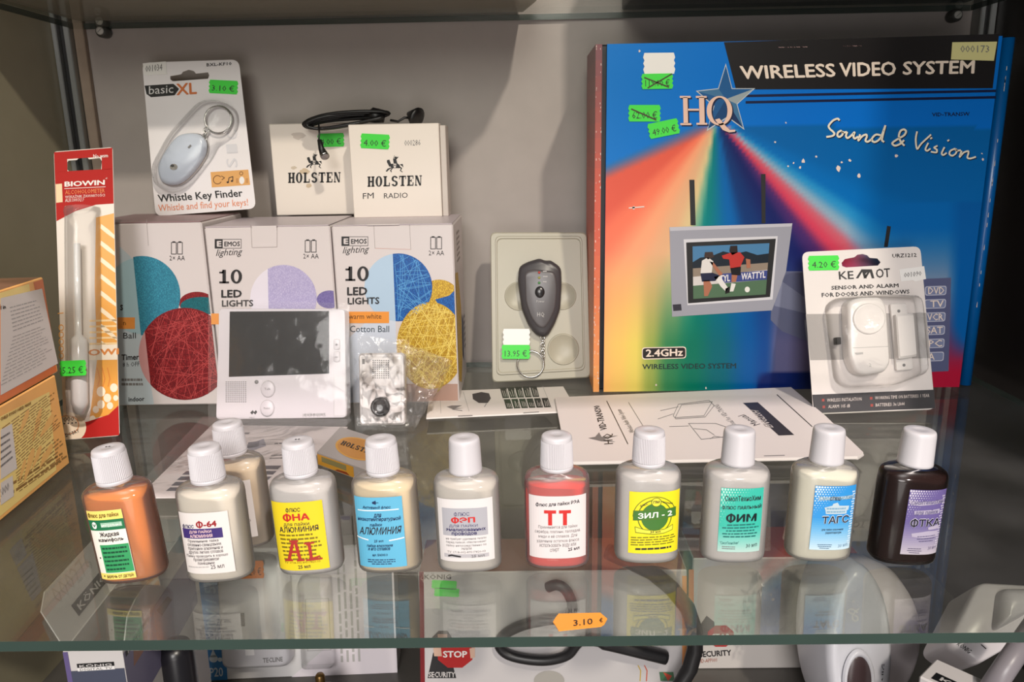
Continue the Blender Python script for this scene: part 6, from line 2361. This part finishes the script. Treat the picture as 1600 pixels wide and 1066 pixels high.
# white inspection camera carton with the stop sign
yy = 0.235
A, B_ = ony(655, 940, yy), ony(1072, 938, yy)
A.z = B_.z = FL
F = lean_w(A, B_, 0.0)
zt = ony(860, 893, yy).z
wd, hh = (B_ - A).length, zt - FL
t = thing('security_carton', A, 'white carton with a red STOP sign and a black gooseneck, under the shelf', 'box', 'white security cartons')
b = MB()
b.box(F.O - F.N * 0.055, F.U, F.N, F.V, wd, 0.055, hh, mat((190, 186, 187), 0.4), 0.001, {'w1': mat((140, 92, 76), 0.4), 'u0': mat((120, 30, 34), 0.4)})
b.fp(F, [(655, 893), (662, 893), (664, 1066), (657, 1066)], mat((120, 26, 32), 0.4), 0.00015)
b.fp(F, [(1066, 900), (1073, 900), (1073, 1066), (1066, 1066)], mat((225, 150, 90), 0.4), 0.00015)
b.text(F, 'KÖNIG', (663, 905), (705, 905), 896, INK, 0.02, 0.0003, 1)
guard(b, F, 0.86, 694, 1008)
b.disc(F, 858, 1064, 24, 16, mat((160, 156, 150)), 0.0003, 24)
for x, c in ((1000, (190, 160, 60)), (1010, (190, 80, 50))):
    b.line(F, [(x, 1064), (x + 1, 1048), (x - 3, 1040)], 1.5, mat(c), 0.0003)
b.fp(F, [(1030, 1050), (1052, 1050), (1054, 1064), (1032, 1064)], mat((70, 110, 80)), 0.0003)
b.fp(F, [(1036, 1050), (1050, 1056), (1044, 1064)], mat((190, 70, 50)), 0.0004)
b.build('carton', t)
GF = Face(F.O, F.U, F.V)
for cx, cy in ((694, 914), (698, 926)):
    bb = MB()
    bb.card(F2(GF, 0.0004), sticker_outline(cx, cy, 40, 13, 0.05), GREEN, 0.00015)
    bb.build('price_sticker', t)
b = MB()
HOSE = mat((28, 27, 29), 0.4)
P_ = lambda x, y, d: ony(x, y, yy - d)
pts = [(856, 918), (870, 914), (884, 922), (893, 940), (893, 956), (880, 966), (850, 970), (815, 978), (788, 992), (780, 1008), (792, 1022), (820, 1030), (855, 1032), (886, 1024), (902, 1006), (915, 1000), (950, 1006), (1000, 1018), (1040, 1028)]
sm = []
for i in range(len(pts) - 1):
    p = [pts[max(i - 1, 0)], pts[i], pts[i + 1], pts[min(i + 2, len(pts) - 1)]]
    for k in range(6):
        u = k / 6
        f = lambda a, b_, c, d: 0.5 * (2 * b_ + (c - a) * u + (2 * a - 5 * b_ + 4 * c - d) * u * u + (3 * b_ - a - 3 * c + d) * u ** 3)
        sm.append((f(*[q[0] for q in p]), f(*[q[1] for q in p])))
sm.append(pts[-1])
b.tube([P_(x, y, 0.008 + 0.004 * math.sin(i * 0.09)) for i, (x, y) in enumerate(sm)], [0.0042] * (len(sm) - 14) + [0.0056] * 14, HOSE, 12)
b.build('gooseneck_probe', t)

# black cable hanging down in front, between the two cartons
b = MB()
pts = [(950, 862), (985, 878), (1020, 895), (1050, 920), (1074, 950), (1086, 985), (1086, 1015), (1078, 1045), (1060, 1075), (1030, 1100)]
b.tube([ony(x, y, 0.218 - 0.002 * abs(i - 4)) for i, (x, y) in enumerate(pts)], 0.0062, HOSE, 14)
tag(b.build('black_cable', loc=ony(1086, 1000, 0.215)), 'thick black cable curving down between the two white cartons below', 'cable')

# second security carton, farther right
yy = 0.318
A, B_ = ony(1076, 1043, yy), ony(1330, 1036, yy)
A.z = B_.z = FL
F = lean_w(A, B_, 0.0)
zt = ony(1180, 872, yy).z
wd, hh = (B_ - A).length, zt - FL
t = thing('security_carton', A, 'second white carton lettered SECURITY, farther back at the right', 'box', 'white security cartons')
b = MB()
b.box(F.O - F.N * 0.06, F.U, F.N, F.V, wd, 0.06, hh, mat((196, 190, 186), 0.4), 0.001, {'w1': mat((150, 86, 70), 0.4)})
b.fp(F, [(1076, 890), (1084, 890), (1084, 1040), (1076, 1040)], mat((210, 130, 80), 0.4), 0.0002)
b.fp(F, [(1088, 985), (1104, 962), (1116, 972), (1118, 1005), (1092, 1008)], mat((60, 56, 54)), 0.0002)
b.fp(F, [(1126 + 22 * math.cos(a), 994 + 18 * math.sin(a)) for a in [math.pi / 8 + k * math.pi / 4 for k in range(8)]], mat((172, 44, 44)), 0.0003)
b.text(F, 'STOP', (1112, 999), (1140, 999), 990, mat((225, 210, 205)), 0.03, 0.0005, 1)
b.text(F, 'SECURITY', (1093, 1027), (1143, 1024), (1092, 1018), INK, 0.035, 0.0004)
b.text(F, 'HD-APP001', (1092, 1036), (1120, 1034), (1092, 1030), mat((160, 90, 70)), 0.0, 0.0004, 1)
b.build('carton', t)

# rubbish bag of blister film with a dark glossy bit
b = MB()
P0 = lambda x, y, q: ony(x, y, q)
crinkle([P0(1180, 880, 0.30), P0(1320, 872, 0.30), P0(1290, 1000, 0.26), P0(1200, 1000, 0.27)], 16, 16, 0.008, 14, BAG, b, 0.004, False)
tag(b.build('plastic_bag', loc=P0(1250, 930, 0.28)), 'crumpled clear film lying on the second white carton below', 'plastic bag', 'clear plastic bags')
t = thing('dummy_camera', V3((0.205, 0.285, FL)), 'small round white camera with a dark blue base, behind the white ring unit', 'camera')
b = MB()
c = ony(1297, 1008, 0.27)
vs = []
b.lathe([(0.001, -0.016), (0.010, -0.013), (0.017, -0.004), (0.018, 0.004), (0.016, 0.012)], mat((190, 196, 204), 0.3), 28, org=V3((c.x, c.y, c.z)))
b.build('dome', t)
b = MB()
b.lathe([(0.016, FL - c.z), (0.016, -0.03), (0.007, -0.014)], mat((40, 46, 78), 0.4), 24, org=V3((c.x, c.y, c.z)))
b.build('base', t)

# white ring-shaped unit
t = thing('siren', V3((0.215, 0.2, FL)), 'large white oval unit with a dark round opening, bottom right under the shelf', 'siren')
c = ony(1338, 1000, 0.215)
SW = mat((206, 206, 214), 0.3)
ax = V3((-0.12, -0.95, 0.28)).normalized()
side = V3((1, -0.1, 0.1)).normalized()
FA = lean_w(c, c + V3((1, 0.16, 0)), 0.18)
FA = RawFace(FA.O, FA.U, FA.V)
el = lambda rx, ry, ox=0, oy=0: [(ox + rx * math.cos(a), oy + ry * math.sin(a)) for a in [2 * math.pi * k / 44 for k in range(44)]]
b = MB()
b.loft(FA, el(0.0265, 0.070, 0.002, -0.010), [(0.97, -0.05), (1.0, -0.045), (1.0, -0.004), (0.95, 0.003), (0.80, 0.005), (0.70, 0.003)], SW)
b.loft(FA, el(0.043, 0.060, 0.027, -0.010), [(0.7, -0.056), (1.0, -0.050), (1.0, -0.03), (0.9, -0.016), (0.7, -0.008)], mat((206, 198, 202), 0.3))
b.text(FA, 'KÖNIG', (0.0215, -0.045), (0.022, -0.02), (0.0175, -0.045), INK, 0.01, 0.0035, 1)
b.build('housing', t)
b = MB()
b.loft(FA, el(0.0105, 0.020, -0.002, -0.030), [(1.25, 0.0045), (1.2, 0.0072), (1.05, 0.0078), (1.0, 0.006)], SW)
b.loft(FA, el(0.0102, 0.0195, -0.002, -0.030), [(1.0, 0.0062), (0.98, 0.0066)], mat((66, 52, 54), 0.3))
b.build('opening', t)

# slanting white device and small carton at the bottom right corner
A = ony(1520, 1010, 0.15)
t = thing('motion_sensor', V3((0.33, 0.16, FL)), 'white slanting device lettered KÖNIG in the bottom right corner', 'sensor')
FQ = Face(A, X, V3((0, 0.72, 0.69)))
b = MB()
o = rounded([(1480, 1005), (1529, 1040), (1612, 992), (1650, 915), (1530, 908)], 14)
b.loft(FQ, o, [(0.98, -0.045), (1.0, -0.010), (0.97, -0.002), (0.90, 0.0)], mat((206, 200, 204), 0.3))
b.text(FQ, 'KÖNIG', (1494, 1008), (1513, 1022), (1501, 1002), INK, 0.015, 0.0004, 1)
b.line(FQ, [(1533, 1008), (1540, 1014)], 1.6, INK, 0.0004)
b.build('housing', t)
b = MB()
b.loft(FQ, rounded([(1548, 990), (1600, 962), (1625, 922), (1556, 922)], 12), [(1.0, -0.001), (0.96, 0.004), (0.8, 0.009), (0.5, 0.011)], mat((188, 184, 188), 0.25))
b.build('sensor_dome', t)
A = ony(1463, 1029, 0.118)
t = thing('sensor_carton', V3((A.x, A.y, FL)), 'small white carton lettered in black at the very bottom right', 'box')
U1, U2 = V3((0.66, -0.75, 0)).normalized(), V3((-0.75, -0.66, 0)).normalized()
hh = A.z - FL
b = MB()
b.box(V3((A.x, A.y, FL)), U1, U2, Z, 0.06, 0.026, hh, mat((214, 208, 208), 0.4), 0.001)
FC = RawFace(V3((A.x, A.y, A.z)) + U2 * 0.026, U1, -U2)
b.rect(FC, 0.006, 0.003, 0.05, 0.011, BLACK, 0.0003)
b.text(FC, 'KÖNIG', (0.01, 0.0045), (0.045, 0.0045), 0.0095, LW, 0.02, 0.0005, 1)
b.build('carton', t)
b = MB()
b.tube([ony(1548, 1078, 0.085), ony(1580, 1030, 0.095), ony(1625, 965, 0.115)], 0.0065, mat((132, 126, 132), 0.35), 20)
tag(b.build('grey_pipe', loc=ony(1580, 1030, 0.095)), 'grey tube slanting up at the right edge under the shelf', 'tube')
